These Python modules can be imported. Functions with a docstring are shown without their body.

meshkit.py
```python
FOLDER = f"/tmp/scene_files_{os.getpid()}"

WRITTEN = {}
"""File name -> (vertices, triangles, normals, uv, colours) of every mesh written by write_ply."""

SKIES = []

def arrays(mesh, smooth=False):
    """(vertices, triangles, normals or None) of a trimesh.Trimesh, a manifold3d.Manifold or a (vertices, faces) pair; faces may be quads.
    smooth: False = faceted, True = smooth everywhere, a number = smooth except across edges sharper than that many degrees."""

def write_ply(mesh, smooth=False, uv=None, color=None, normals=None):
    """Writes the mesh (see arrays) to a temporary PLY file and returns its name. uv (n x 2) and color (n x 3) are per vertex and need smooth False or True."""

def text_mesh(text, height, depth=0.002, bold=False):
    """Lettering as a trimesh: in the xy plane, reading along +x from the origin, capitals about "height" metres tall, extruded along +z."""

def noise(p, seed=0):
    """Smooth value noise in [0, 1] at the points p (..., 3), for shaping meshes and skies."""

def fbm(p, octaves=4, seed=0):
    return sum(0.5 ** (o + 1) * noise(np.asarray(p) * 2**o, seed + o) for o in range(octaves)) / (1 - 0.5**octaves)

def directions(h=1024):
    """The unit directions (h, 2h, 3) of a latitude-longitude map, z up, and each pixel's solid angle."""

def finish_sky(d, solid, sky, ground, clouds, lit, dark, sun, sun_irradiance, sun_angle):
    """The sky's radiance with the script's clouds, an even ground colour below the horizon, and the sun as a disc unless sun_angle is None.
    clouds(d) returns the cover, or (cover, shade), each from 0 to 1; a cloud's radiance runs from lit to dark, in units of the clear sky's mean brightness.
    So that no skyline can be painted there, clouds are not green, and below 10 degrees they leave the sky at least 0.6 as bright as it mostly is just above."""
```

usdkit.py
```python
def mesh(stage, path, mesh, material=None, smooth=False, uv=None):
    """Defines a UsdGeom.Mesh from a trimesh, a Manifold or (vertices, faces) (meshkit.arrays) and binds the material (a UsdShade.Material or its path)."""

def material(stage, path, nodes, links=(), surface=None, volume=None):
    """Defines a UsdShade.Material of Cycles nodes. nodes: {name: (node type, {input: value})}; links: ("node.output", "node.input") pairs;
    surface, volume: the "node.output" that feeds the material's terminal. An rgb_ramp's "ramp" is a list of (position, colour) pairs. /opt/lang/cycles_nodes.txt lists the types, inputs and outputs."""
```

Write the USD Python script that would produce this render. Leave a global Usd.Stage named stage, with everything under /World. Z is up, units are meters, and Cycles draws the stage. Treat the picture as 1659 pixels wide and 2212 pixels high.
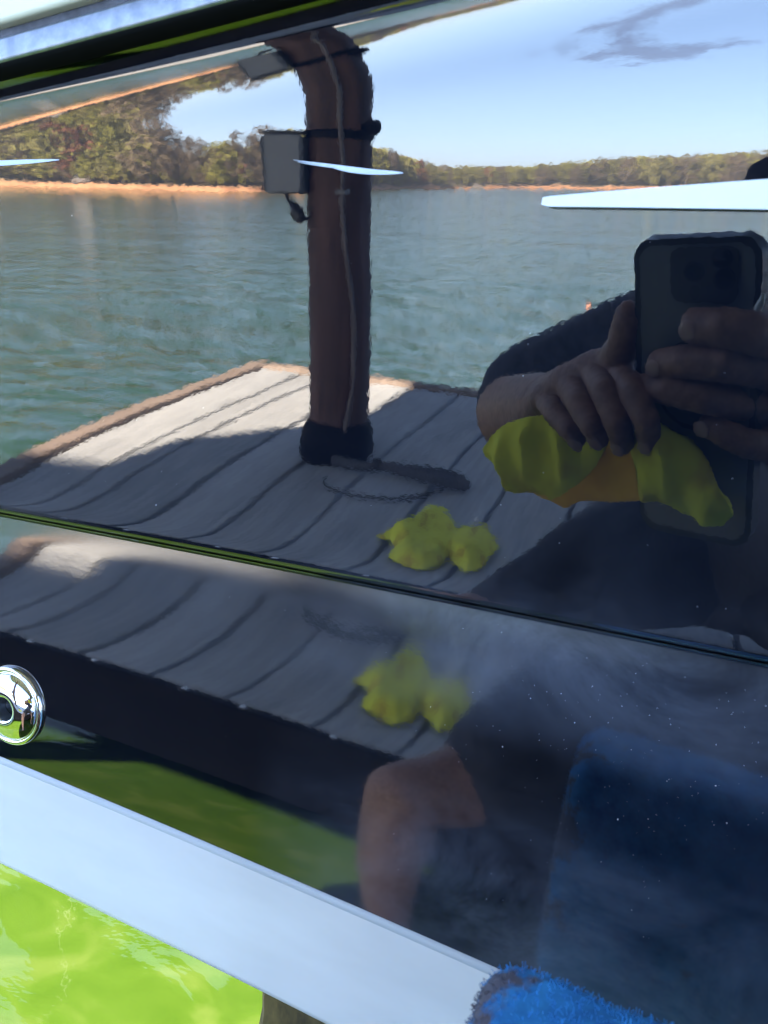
import math
import numpy as np
import trimesh
import manifold3d as m3
import meshkit
import usdkit
from shapely.geometry import Polygon, Point
from shapely import affinity
from pxr import Usd, UsdGeom, UsdLux, UsdShade, Gf, Sdf, Vt

stage = Usd.Stage.CreateInMemory()
UsdGeom.SetStageUpAxis(stage, UsdGeom.Tokens.z)
UsdGeom.SetStageMetersPerUnit(stage, 1.0)
UsdGeom.Xform.Define(stage, '/World')
UsdGeom.Scope.Define(stage, '/World/Looks')
T = Sdf.ValueTypeNames
rng = np.random.default_rng(7)

# ------------------------------------------------------------------ camera, sky, sun
EYE_HEIGHT = 0.583694                       # metres above the dock boards (z = 0 is the top of the dock)
EYE = np.array([0.0, 0.0, EYE_HEIGHT])
YAW, PITCH, ROLL = 0.407293, 0.240101, 0.093034
WATER_Z = -0.45
cy, sy, cp, sp, cr, sr = np.cos(YAW), np.sin(YAW), np.cos(PITCH), np.sin(PITCH), np.cos(ROLL), np.sin(ROLL)
CF = np.array([-sy * cp, cy * cp, -sp]); CR0 = np.array([cy, sy, 0.0]); CU0 = np.cross(CR0, CF)
CR, CU = cr * CR0 + sr * CU0, -sr * CR0 + cr * CU0
cam = UsdGeom.Camera.Define(stage, '/World/Camera')
M = Gf.Matrix4d(1.0)
for i, row in enumerate((CR, CU, -CF, EYE)):
    for j in range(3):
        M[i, j] = float(row[j])
UsdGeom.Xformable(cam).AddTransformOp().Set(M)
cam.CreateHorizontalApertureAttr(7.35)
cam.CreateVerticalApertureAttr(9.8)
cam.CreateFocalLengthAttr(7.35 * 1574.73 / 1659.0)
cam.CreateFStopAttr(7.0)
cam.CreateFocusDistanceAttr(0.55)
cam.CreateClippingRangeAttr(Gf.Vec2f(0.01, 20000.0))
cam.CreateExposureAttr(4.7)

SUN_EL = math.radians(34.0)
SUN_H = np.array([-0.349, 0.937])
SUN = np.array([SUN_H[0] * math.cos(SUN_EL), SUN_H[1] * math.cos(SUN_EL), math.sin(SUN_EL)]); SUN /= np.linalg.norm(SUN)
SKY_STRENGTH, SUN_INTENSITY = 0.05, 1.25
sky_mat = usdkit.material(stage, '/World/Looks/clear_sky', {
    'sky': ('sky_texture', {'sky_type': 'single_scattering', 'sun_disc': False, 'sun_elevation': SUN_EL, 'sun_rotation': math.atan2(SUN[0], SUN[1]), 'air_density': 0.55, 'aerosol_density': 0.10, 'ozone_density': 2.0}),
    'tc': ('texture_coordinate', {}),
    'map': ('mapping', {'scale': (9.0, 9.0, 60.0), 'rotation': (0.0, 0.05, 0.0)}),
    'wisp': ('noise_texture', {'scale': 1.35, 'detail': 6.0, 'roughness': 0.62, 'distortion': 0.25}),
    'sep': ('separate_xyz', {}),
    # the wisps hang in one bank low over the far shore
    'dx': ('math', {'math_type': 'subtract', 'value2': -0.105}), 'dxs': ('math', {'math_type': 'multiply', 'value2': 8.5}), 'dx2': ('math', {'math_type': 'power', 'value2': 2.0}),
    'dz': ('math', {'math_type': 'subtract', 'value2': 0.146}), 'dzs': ('math', {'math_type': 'multiply', 'value2': 58.0}), 'dz2': ('math', {'math_type': 'power', 'value2': 2.0}),
    'adx': ('math', {'math_type': 'absolute'}), 'adz': ('math', {'math_type': 'absolute'}),
    'sum': ('math', {'math_type': 'add'}),
    'bank': ('map_range', {'from_min': 0.0, 'from_max': 1.6, 'to_min': 0.345, 'to_max': 0.0, 'clamp': True}),
    'tot': ('math', {'math_type': 'add'}),
    'cov': ('map_range', {'from_min': 0.70, 'from_max': 0.82, 'to_min': 0.0, 'to_max': 0.8, 'clamp': True}),
    'front': ('math', {'math_type': 'less_than', 'value2': 0.0}),
    'covf': ('math', {'math_type': 'multiply'}),
    'shade': ('mix', {'mix_type': 'multiply', 'fac': 1.0, 'color2': (0.42, 0.37, 0.42)}),
    'mixc': ('mix', {'mix_type': 'mix'}),
    'bg': ('background_shader', {'strength': SKY_STRENGTH}),
}, [('tc.generated', 'map.vector'), ('map.vector', 'wisp.vector'), ('tc.generated', 'sep.vector'),
    ('sep.x', 'dx.value1'), ('dx.value', 'dxs.value1'), ('dxs.value', 'adx.value1'), ('adx.value', 'dx2.value1'),
    ('sep.z', 'dz.value1'), ('dz.value', 'dzs.value1'), ('dzs.value', 'adz.value1'), ('adz.value', 'dz2.value1'),
    ('dx2.value', 'sum.value1'), ('dz2.value', 'sum.value2'), ('sum.value', 'bank.value'), ('bank.result', 'tot.value1'), ('wisp.fac', 'tot.value2'),
    ('tot.value', 'cov.value'), ('cov.result', 'covf.value1'), ('sep.y', 'front.value1'), ('front.value', 'covf.value2'),
    ('sky.color', 'shade.color1'), ('sky.color', 'mixc.color1'), ('shade.color', 'mixc.color2'), ('covf.value', 'mixc.fac'), ('mixc.color', 'bg.color')], surface='bg.background')
dome = UsdLux.DomeLight.Define(stage, '/World/sky')
UsdShade.MaterialBindingAPI.Apply(dome.GetPrim()).Bind(sky_mat)
sun = UsdLux.DistantLight.Define(stage, '/World/sun')
sun.CreateIntensityAttr(SUN_INTENSITY); sun.CreateAngleAttr(0.53); sun.CreateColorAttr(Gf.Vec3f(1.0, 0.87, 0.70))
sun.CreateNormalizeAttr(True)
zc_ = Gf.Vec3d(*map(float, SUN)); xc_ = Gf.Cross(Gf.Vec3d(0, 0, 1), zc_).GetNormalized(); yc_ = Gf.Cross(zc_, xc_)
MS = Gf.Matrix4d(1.0)
for i, row in enumerate((xc_, yc_, zc_)):
    for j in range(3):
        MS[i, j] = row[j]
UsdGeom.Xformable(sun).AddTransformOp().Set(MS)

# ------------------------------------------------------------------ helpers
COUNT = {}


def numbered(path):
    n = COUNT.get(path, -1) + 1
    COUNT[path] = n
    return path if n == 0 else f'{path}_{n:03d}'


def keys(prim, label=None, category=None, group=None, kind=None):
    for k, v in (('label', label), ('category', category), ('group', group), ('kind', kind)):
        if v:
            prim.SetCustomDataByKey(k, v)
    return prim


def thing(name, label, category, loc=(0, 0, 0), rotz=0.0, group=None):
    x = UsdGeom.Xform.Define(stage, numbered('/World/' + name))
    x.AddTranslateOp().Set(Gf.Vec3d(*map(float, loc)))
    x.AddRotateZOp().Set(float(rotz))
    return keys(x.GetPrim(), label, category, group)


def part(name, mesh, mat, parent=None, smooth=False, label=None, kind=None, loc=None, normals=None):
    base = str(parent.GetPath()) if parent else '/World'
    path = numbered(f'{base}/{name}')
    if loc is not None:                      # the mesh was built in world coordinates: bring it into its parent's
        if hasattr(mesh, 'to_mesh'):
            q = mesh.to_mesh(); mesh = (np.array(q.vert_properties[:, :3]), np.array(q.tri_verts))
        if hasattr(mesh, 'vertices'):
            mesh = (np.array(mesh.vertices), np.array(mesh.faces))
        mesh = (np.asarray(mesh[0]) - np.asarray(loc), mesh[1])
    m = usdkit.mesh(stage, path, mesh, mat, smooth=smooth)
    if normals is not None:
        m.CreateNormalsAttr(Vt.Vec3fArray.FromNumpy(normals.astype(np.float32)))
        m.SetNormalsInterpolation('vertex')
    return keys(m.GetPrim(), label, kind=kind)


def cat(ms):
    return trimesh.util.concatenate([m if isinstance(m, trimesh.Trimesh) else tm(m) for m in ms])


def tm(m):
    v, f, _ = meshkit.arrays(m)
    return trimesh.Trimesh(v, f, process=False)


def box(x0, x1, y0, y1, z0, z1, ch=0.0):
    """An axis-aligned box with chamfered edges."""
    if ch <= 0:
        return trimesh.creation.box(bounds=[[x0, y0, z0], [x1, y1, z1]])
    pts = []
    for a, b, c in np.ndindex(2, 2, 2):
        X, Y, Z = (x0, x1)[a], (y0, y1)[b], (z0, z1)[c]
        sx, sy_, sz = (1, -1)[a] * ch, (1, -1)[b] * ch, (1, -1)[c] * ch
        pts += [(X + sx, Y + sy_, Z), (X + sx, Y, Z + sz), (X, Y + sy_, Z + sz)]
    return tm(m3.Manifold.hull_points(np.array(pts, float)))


def grid(P):
    """A grid of points (n, m, 3) as (vertices, quads)."""
    n, m = P.shape[:2]
    i, j = np.meshgrid(np.arange(n - 1), np.arange(m - 1), indexing='ij')
    q = np.stack([i * m + j, (i + 1) * m + j, (i + 1) * m + j + 1, i * m + j + 1], -1).reshape(-1, 4)
    return P.reshape(-1, 3), q


def tube(points, radii, sides=12, close=True):
    p = np.asarray(points, float); n = len(p)
    radii = np.broadcast_to(np.asarray(radii, float), (n,))
    t = np.gradient(p, axis=0); t /= np.linalg.norm(t, axis=1, keepdims=True) + 1e-12
    a = np.cross(t[0], [0, 0, 1.0]); a = a if np.linalg.norm(a) > 0.2 else np.cross(t[0], [1.0, 0, 0]); a /= np.linalg.norm(a)
    ang = np.arange(sides) * 2 * np.pi / sides; V = []
    for k in range(n):
        a = a - t[k] * (a @ t[k]); a /= np.linalg.norm(a); b = np.cross(t[k], a)
        V.append(p[k] + radii[k] * (np.cos(ang)[:, None] * a + np.sin(ang)[:, None] * b))
    V = np.vstack(V); F = []
    for k in range(n - 1):
        for s in range(sides):
            s2 = (s + 1) % sides
            F += [[k * sides + s, k * sides + s2, (k + 1) * sides + s2], [k * sides + s, (k + 1) * sides + s2, (k + 1) * sides + s]]
    if close:
        V = np.vstack([V, p[0], p[-1]]); c0, c1 = len(V) - 2, len(V) - 1
        for s in range(sides):
            F += [[c0, (s + 1) % sides, s], [c1, (n - 1) * sides + s, (n - 1) * sides + (s + 1) % sides]]
    return trimesh.Trimesh(V, np.array(F), process=False)


def spline(pts, n):
    from scipy.interpolate import CubicSpline
    pts = np.asarray(pts, float)
    d = np.concatenate([[0], np.cumsum(np.linalg.norm(np.diff(pts, axis=0), axis=1))])
    return CubicSpline(d, pts)(np.linspace(0, d[-1], n))


def ball(c, r):
    return m3.Manifold.sphere(float(r), 20).translate(tuple(map(float, c)))


def bones(chains, edge, it=10):
    """chains: lists of (point, radius); every bone is the hull of two balls; one smooth continuous surface."""
    out = None
    for ch in chains:
        for (a, ra), (b, rb) in zip(ch[:-1], ch[1:]):
            h = m3.Manifold.batch_hull([ball(a, ra), ball(b, rb)])
            out = h if out is None else out + h
    t = tm(out.refine_to_length(edge)); t.merge_vertices()
    trimesh.smoothing.filter_taubin(t, lamb=0.5, nu=0.53, iterations=it)
    return t


def lib(name, nodes, links, surface='p.BSDF'):
    return usdkit.material(stage, '/World/Looks/' + name, nodes, links, surface=surface)


def plain(name, color, rough=0.5, **kw):
    return lib(name, {'p': ('principled_bsdf', {'base_color': color, 'roughness': rough, **kw})}, [])


def grained(name, c1, c2, scale=(8, 8, 8), rough=0.6, bump=0.0, detail=5.0, bumpscale=None, lo=0.35, hi=0.68, **kw):
    """Two tones mixed by stretched noise, with fine relief from the same noise."""
    n = {'g': ('geometry', {}), 'm': ('mapping', {'scale': scale}), 'n': ('noise_texture', {'scale': 1.0, 'detail': detail, 'roughness': 0.6}),
         'r': ('rgb_ramp', {'ramp': [(lo, c1), (hi, c2)]}), 'b': ('bump', {'strength': 1.0, 'distance': bump}), 'p': ('principled_bsdf', {'roughness': rough, **kw})}
    l = [('g.position', 'm.vector'), ('m.vector', 'n.vector'), ('n.fac', 'r.fac'), ('r.color', 'p.base_color')]
    if bump:
        l += [('n.fac', 'b.height'), ('b.normal', 'p.normal')]
    return lib(name, n, l)


# ------------------------------------------------------------------ the hull's shape
D0 = 0.2275
ZC, ZR, ZW, AR, AC, AW = -0.083141, 0.114167, -0.228984, 0.131159, 0.03296, -0.013055   # relative to the eye
KAP, TWU, TWL, YC0, OFF = -0.130687, -0.009571, 0.052537, 0.004615, 0.015863
KU = np.array([0, .03, .08, .16, .28, .42, .55, .66, .74, .80, .85, .89, .93, .965, 1.])
KL = np.array([0, .08, .2, .35, .5, .65, .78, .88, .95, .985, 1.])
SU = np.array([-.016936, -.006981, -.014127, -.030878, -.051463, -.07075, -.100707, -.101629, -.099403, -.099939, -.095505, -.130231, -.199985, -.551411, -.700393])
SL = np.array([.060, .078, .100, .134, .142, .126, .104, .086, .088, .094, .098])
from scipy.interpolate import PchipInterpolator
PU, PL = PchipInterpolator(KU, SU), PchipInterpolator(KL, SL)
IU, IL = PU.antiderivative(), PL.antiderivative()
STERN, BOW = -0.92, 2.3


def soft(x, lim=0.55):
    """x near the visible part of the hull; its lines run on parallel beyond."""
    x = np.asarray(x, float); a = np.abs(x)
    return np.sign(x) * np.where(a < lim, a, lim + (1 - np.exp(-(np.maximum(a, lim) - lim) / 0.2)) * 0.2)


def zlines(x):
    s = soft(x)
    return EYE_HEIGHT + ZW + AW * s, EYE_HEIGHT + ZC + AC * s, EYE_HEIGHT + ZR + AR * s


def ybase(x):
    s = soft(np.asarray(x) - 0.1)
    return D0 + YC0 + KAP * s ** 2 / 2 + np.where(np.asarray(x) > 0.9, 0.95 * (np.maximum(np.asarray(x) - 0.9, 0) / 1.4) ** 2, 0)


def upper(x, u):
    """Points of the upper hull panel; u = 0 at the crease, 1 under the rail."""
    zw, zc, zr = zlines(x); H = zr - zc
    uu = np.clip(u, 0, 1)
    y = H * (IU(uu) + np.where(u > 1, (u - 1) * SU[-1], 0)) + TWU * soft(np.asarray(x) - 0.1) * H * u
    return np.stack([x + 0 * u, ybase(x) + y, zc + H * u], -1)


def lower(x, u):
    """Points of the lower hull panel; u = 0 at the white stripe, 1 at the crease."""
    zw, zc, zr = zlines(x); H = zc - zw
    y = OFF + H * (IL(u) - IL(1.0)) + TWL * soft(np.asarray(x) - 0.1) * H * (u - 1)
    return np.stack([x + 0 * u, ybase(x) + y, zw + H * u], -1)


def hull_y(x, z):
    """The y of the hull's face at x and height z."""
    zw, zc, zr = zlines(x)
    return float(upper(np.array(x), np.array((z - zc) / (zr - zc)))[1]) if z > zc else float(lower(np.array(x), np.array((z - zw) / (zc - zw)))[1])


XS = np.unique(np.round(np.concatenate([np.linspace(STERN, -0.45, 40), np.arange(-0.45, 0.2, 0.004), np.linspace(0.2, BOW, 50)]), 5))


def sheet(fn, us, xs=XS):
    X, U = np.meshgrid(xs, us, indexing='ij')
    return grid(fn(X, U))


# ------------------------------------------------------------------ materials
def gelcoat():
    n = {
        'g': ('geometry', {}),
        # orange peel: relief of under a micrometre over a couple of millimetres
        'peel': ('noise_texture', {'scale': 420.0, 'detail': 2.0, 'roughness': 0.55}),
        'pb': ('bump', {'strength': 1.0, 'distance': 0.0000038}),
        'fair': ('noise_texture', {'scale': 45.0, 'detail': 1.0}),
        'fb': ('bump', {'strength': 1.0, 'distance': 0.0000150}),
        # hazy film and dried wax; colour lightened to the right, under crease, at foot
        'hz': ('noise_texture', {'scale': 16.0, 'detail': 7.0, 'roughness': 0.66, 'distortion': 0.5}),
        'hm': ('mapping', {'scale': (1.0, 1.0, 1.5)}),
        'hr': ('map_range', {'from_min': 0.30, 'from_max': 0.75, 'to_min': 0.0, 'to_max': 1.0, 'clamp': True}),
        'fl': ('voronoi_texture', {'scale': 900.0, 'feature': 'f1'}),
        'sep': ('separate_xyz', {}),
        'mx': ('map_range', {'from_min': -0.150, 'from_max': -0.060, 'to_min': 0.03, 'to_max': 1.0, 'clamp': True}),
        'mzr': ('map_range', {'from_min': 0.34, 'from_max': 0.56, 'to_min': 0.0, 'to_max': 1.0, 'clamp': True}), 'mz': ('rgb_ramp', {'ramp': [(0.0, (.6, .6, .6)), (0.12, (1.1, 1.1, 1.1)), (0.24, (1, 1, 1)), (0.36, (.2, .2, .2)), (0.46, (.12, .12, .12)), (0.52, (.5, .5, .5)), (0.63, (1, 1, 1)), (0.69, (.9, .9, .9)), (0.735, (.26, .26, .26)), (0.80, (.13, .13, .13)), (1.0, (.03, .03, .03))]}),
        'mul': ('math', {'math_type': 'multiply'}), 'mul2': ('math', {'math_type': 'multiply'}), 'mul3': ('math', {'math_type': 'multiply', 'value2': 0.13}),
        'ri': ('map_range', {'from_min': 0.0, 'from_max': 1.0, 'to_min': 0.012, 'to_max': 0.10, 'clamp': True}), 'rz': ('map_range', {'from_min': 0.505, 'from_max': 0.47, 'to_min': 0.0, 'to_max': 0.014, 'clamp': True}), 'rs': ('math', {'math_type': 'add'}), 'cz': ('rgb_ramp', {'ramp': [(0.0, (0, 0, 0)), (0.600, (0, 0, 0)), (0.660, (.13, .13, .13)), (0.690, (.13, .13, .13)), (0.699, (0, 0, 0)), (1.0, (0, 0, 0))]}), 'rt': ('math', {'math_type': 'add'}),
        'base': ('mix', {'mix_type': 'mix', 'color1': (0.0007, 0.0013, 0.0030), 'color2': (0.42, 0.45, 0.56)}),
        'p': ('principled_bsdf', {'ior': 2.05}),
    }
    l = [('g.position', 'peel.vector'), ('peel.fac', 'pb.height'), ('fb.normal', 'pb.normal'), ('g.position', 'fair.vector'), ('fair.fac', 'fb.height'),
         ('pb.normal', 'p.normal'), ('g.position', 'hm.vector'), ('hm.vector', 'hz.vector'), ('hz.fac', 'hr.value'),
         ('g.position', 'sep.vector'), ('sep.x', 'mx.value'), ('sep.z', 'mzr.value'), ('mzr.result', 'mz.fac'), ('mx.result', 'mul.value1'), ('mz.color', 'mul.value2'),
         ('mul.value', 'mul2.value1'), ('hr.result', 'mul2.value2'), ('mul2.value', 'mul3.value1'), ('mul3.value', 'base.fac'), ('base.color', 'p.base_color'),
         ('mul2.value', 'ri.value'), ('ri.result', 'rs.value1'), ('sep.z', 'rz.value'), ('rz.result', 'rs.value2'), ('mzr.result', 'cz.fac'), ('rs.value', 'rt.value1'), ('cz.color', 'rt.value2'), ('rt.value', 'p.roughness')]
    return lib('navy_gelcoat', n, l)


NAVY = gelcoat()
STRIPE = grained('white_vinyl', (0.56, 0.54, 0.53), (0.63, 0.61, 0.60), (7, 7, 26), 0.28, detail=6.0)
STRIPE_EDGE = plain('grey_vinyl_edge', (0.42, 0.43, 0.45), 0.35)
CREAM = plain('cream_gelcoat', (0.62, 0.56, 0.42), 0.3)
ALU = grained('pitted_aluminium', (0.20, 0.22, 0.26), (0.32, 0.345, 0.39), (160, 160, 160), 0.42, 0.00006, metallic=1.0)
RUBBER = plain('black_rubber', (0.003, 0.003, 0.0035), 0.9, specular_ior_level=0.12)
INSERT = grained('dark_vinyl_insert', (0.03, 0.028, 0.035), (0.10, 0.095, 0.11), (120, 120, 120), 0.6)
CHROME = plain('polished_chrome', (0.88, 0.88, 0.90), 0.03, metallic=1.0)
SEAL = plain('clear_sealant', (0.55, 0.62, 0.60), 0.3, transmission_weight=0.35)
WHITE_TRIM = plain('white_moulded_plastic', (0.62, 0.63, 0.65), 0.22)
SCUFF = plain('dry_white_scuff', (0.50, 0.54, 0.62), 0.6)
SPECK = plain('white_dust', (0.75, 0.76, 0.8), 0.7)


def wood(name, dark, light, grain=(70, 5, 70), rough=0.75, bump=0.0015, **kw):
    n = {'g': ('geometry', {}), 'oi': ('object_info', {}), 'm': ('mapping', {'scale': grain}), 'n': ('noise_texture', {'scale': 1.0, 'detail': 6.0, 'roughness': 0.65, 'distortion': 0.4}),
         'm2': ('mapping', {'scale': (3, 1.2, 3)}), 'n2': ('noise_texture', {'scale': 2.0, 'detail': 3.0}),
         'r': ('rgb_ramp', {'ramp': [(0.3, dark), (0.7, light)]}), 'v': ('map_range', {'from_min': 0.0, 'from_max': 1.0, 'to_min': 0.82, 'to_max': 1.14}),
         'v2': ('map_range', {'from_min': 0.3, 'from_max': 0.7, 'to_min': 0.82, 'to_max': 1.12}), 'vv': ('math', {'math_type': 'multiply'}),
         'h': ('hsv', {}), 'b': ('bump', {'strength': 0.6, 'distance': bump}), 'p': ('principled_bsdf', {'roughness': rough, **kw})}
    l = [('g.position', 'm.vector'), ('m.vector', 'n.vector'), ('n.fac', 'r.fac'), ('r.color', 'h.color'), ('oi.random', 'v.value'), ('g.position', 'm2.vector'), ('m2.vector', 'n2.vector'),
         ('n2.fac', 'v2.value'), ('v.result', 'vv.value1'), ('v2.result', 'vv.value2'), ('vv.value', 'h.value'), ('h.color', 'p.base_color'), ('n.fac', 'b.height'), ('b.normal', 'p.normal')]
    return lib(name, n, l)


DECK = wood('weathered_deck_board', (0.265, 0.272, 0.285), (0.41, 0.415, 0.42))
TRIM = wood('brown_trim_board', (0.13, 0.095, 0.075), (0.22, 0.17, 0.14))
FASCIA = wood('dark_wet_timber', (0.004, 0.004, 0.006), (0.011, 0.010, 0.012), (5, 70, 70), specular_ior_level=0.1)
PILE = grained('creosoted_pile', (0.030, 0.015, 0.012), (0.100, 0.048, 0.034), (22, 22, 2.5), 0.8, 0.004)
SCREW = plain('galvanised_screw', (0.75, 0.76, 0.78), 0.35, metallic=0.6)
GREY_BOX = plain('grey_enamel_box', (0.13, 0.137, 0.148), 0.5)
GREY_DARK = plain('dark_grey_enamel', (0.06, 0.063, 0.068), 0.5)
CABLE_PALE = plain('pale_conduit', (0.095, 0.075, 0.066), 0.5)
BLACK = plain('black_plastic', (0.015, 0.015, 0.016), 0.45)
ROPE = grained('black_rope', (0.03, 0.03, 0.034), (0.09, 0.09, 0.10), (150, 150, 150), 0.85, 0.002)
YELLOW = lib('yellow_microfibre', {
    'g': ('geometry', {}), 'n': ('noise_texture', {'scale': 900.0, 'detail': 2.0}), 'n2': ('noise_texture', {'scale': 26.0, 'detail': 3.0}),
    'r': ('rgb_ramp', {'ramp': [(0.34, (0.50, 0.40, 0.04)), (0.48, (0.70, 0.70, 0.055)), (0.7, (0.78, 0.80, 0.08))]}), 'b': ('bump', {'strength': 0.8, 'distance': 0.0008}),
    'p': ('principled_bsdf', {'roughness': 0.95, 'specular_ior_level': 0.2})}, [('g.position', 'n.vector'), ('g.position', 'n2.vector'), ('n2.fac', 'r.fac'), ('r.color', 'p.base_color'), ('n.fac', 'b.height'), ('b.normal', 'p.normal')])
ORANGE = grained('orange_microfibre', (0.78, 0.40, 0.012), (0.90, 0.52, 0.02), (60, 60, 60), 0.9, 0.0012, sheen_weight=0.3)
SKIN = grained('skin', (0.17, 0.085, 0.060), (0.29, 0.165, 0.120), (170, 170, 170), 0.55, 0.0009, detail=8.0)
NAIL = plain('nail', (0.34, 0.22, 0.19), 0.25)
SHIRT = grained('navy_shirt', (0.030, 0.036, 0.056), (0.060, 0.068, 0.098), (90, 90, 90), 0.9)
SHORTS = grained('charcoal_shorts', (0.014, 0.015, 0.020), (0.030, 0.031, 0.038), (90, 90, 90), 0.9)
CAP = grained('dark_cap', (0.010, 0.011, 0.016), (0.022, 0.024, 0.032), (200, 200, 200), 0.85)
CASE = plain('smoky_phone_case', (0.10, 0.11, 0.115), 0.45)
CASE_EDGE = plain('black_phone_bumper', (0.010, 0.010, 0.011), 0.4)
LENS = plain('phone_lens_glass', (0.004, 0.004, 0.006), 0.08)
HAIR = plain('dark_hair', (0.02, 0.015, 0.012), 0.6)

# ------------------------------------------------------------------ water
def water_material():
    n = {
        'g': ('geometry', {}), 'sep': ('separate_xyz', {}),
        'm1': ('mapping', {'scale': (0.55, 1.0, 1.0), 'rotation': (0, 0, 0.42)}), 'w1': ('noise_texture', {'scale': 5.0, 'detail': 5.0, 'roughness': 0.46, 'distortion': 0.5}),
        'b1': ('bump', {'strength': 1.0, 'distance': 0.16}),
        'm2': ('mapping', {'scale': (0.5, 1.0, 1.0), 'rotation': (0, 0, 0.2)}), 'w2': ('noise_texture', {'scale': 0.42, 'detail': 2.0}),
        'b2': ('bump', {'strength': 1.0, 'distance': 0.07}),
        # sunlit shallow murk in the slip, greener deep water outside
        'd1': ('vector_math', {'math_type': 'distance', 'vector2': (-0.75, 0.95, WATER_Z)}),
        'sl': ('map_range', {'from_min': 1.9, 'from_max': 2.9, 'to_min': 1.0, 'to_max': 0.0, 'clamp': True}),
        'cl': ('noise_texture', {'scale': 9.0, 'detail': 2.5, 'distortion': 1.0}),
        'cr': ('rgb_ramp', {'ramp': [(0.30, (0.0130, 0.0285, 0.0028)), (0.52, (0.0160, 0.0325, 0.0036)), (0.70, (0.0235, 0.0385, 0.0070))]}),  # pale mottling painted into the colour, like soft caustics
        'c': ('mix', {'mix_type': 'mix', 'color1': (0.0135, 0.0400, 0.0040)}),
        'am': ('map_range', {'from_min': 0.0, 'from_max': 1.0, 'to_min': 0.032, 'to_max': 0.005, 'clamp': True}),
        'p': ('principled_bsdf', {'roughness': 0.03, 'ior': 1.333}),
    }
    l = [('g.position', 'm1.vector'), ('m1.vector', 'w1.vector'), ('w1.fac', 'b1.height'), ('g.position', 'm2.vector'), ('m2.vector', 'w2.vector'), ('w2.fac', 'b2.height'),
         ('sl.result', 'am.value'), ('am.result', 'b1.distance'), ('b2.normal', 'b1.normal'), ('b1.normal', 'p.normal'), ('g.position', 'd1.vector1'), ('d1.value', 'sl.value'), ('g.position', 'cl.vector'), ('cl.fac', 'cr.fac'),
         ('cr.color', 'c.color2'), ('sl.result', 'c.fac'), ('c.color', 'p.base_color')]
    return lib('lake_water', n, l)


WATER = water_material()
rr = np.concatenate([[0.0], np.geomspace(0.5, 2200, 36)])
ang = np.linspace(0, 2 * np.pi, 97)[:-1]
V = np.vstack([[[0, 0, WATER_Z]]] + [np.stack([r * np.cos(ang), r * np.sin(ang), np.full(96, WATER_Z)], 1) for r in rr[1:]])
Fc = [[0, 1 + k, 1 + (k + 1) % 96] for k in range(96)]
for a in range(len(rr) - 2):
    for k in range(96):
        p0, p1 = 1 + a * 96 + k, 1 + a * 96 + (k + 1) % 96
        Fc += [[p0, p0 + 96, p1 + 96], [p0, p1 + 96, p1]]
part('water', (V, np.array(Fc)), WATER, kind='structure')

# ------------------------------------------------------------------ the far shore
SH_AZ = np.array([-180, -130, -100, -80, -60, -45, -38, -32, -27, -23, -20, -12, -5, 5, 20, 40, 70, 100, 140, 180.0])
SH_R = np.array([420, 420, 420, 380, 230, 158, 138, 128, 132, 170, 225, 285, 300, 300, 280, 260, 280, 320, 320, 300.0])


def shore_r(a):
    a = np.asarray(a, float)
    return np.interp(a, SH_AZ, SH_R) + 5.0 * (meshkit.fbm(np.stack([a * 0.35, 0 * a, 0 * a], -1), 3, 5) - 0.5)


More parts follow.
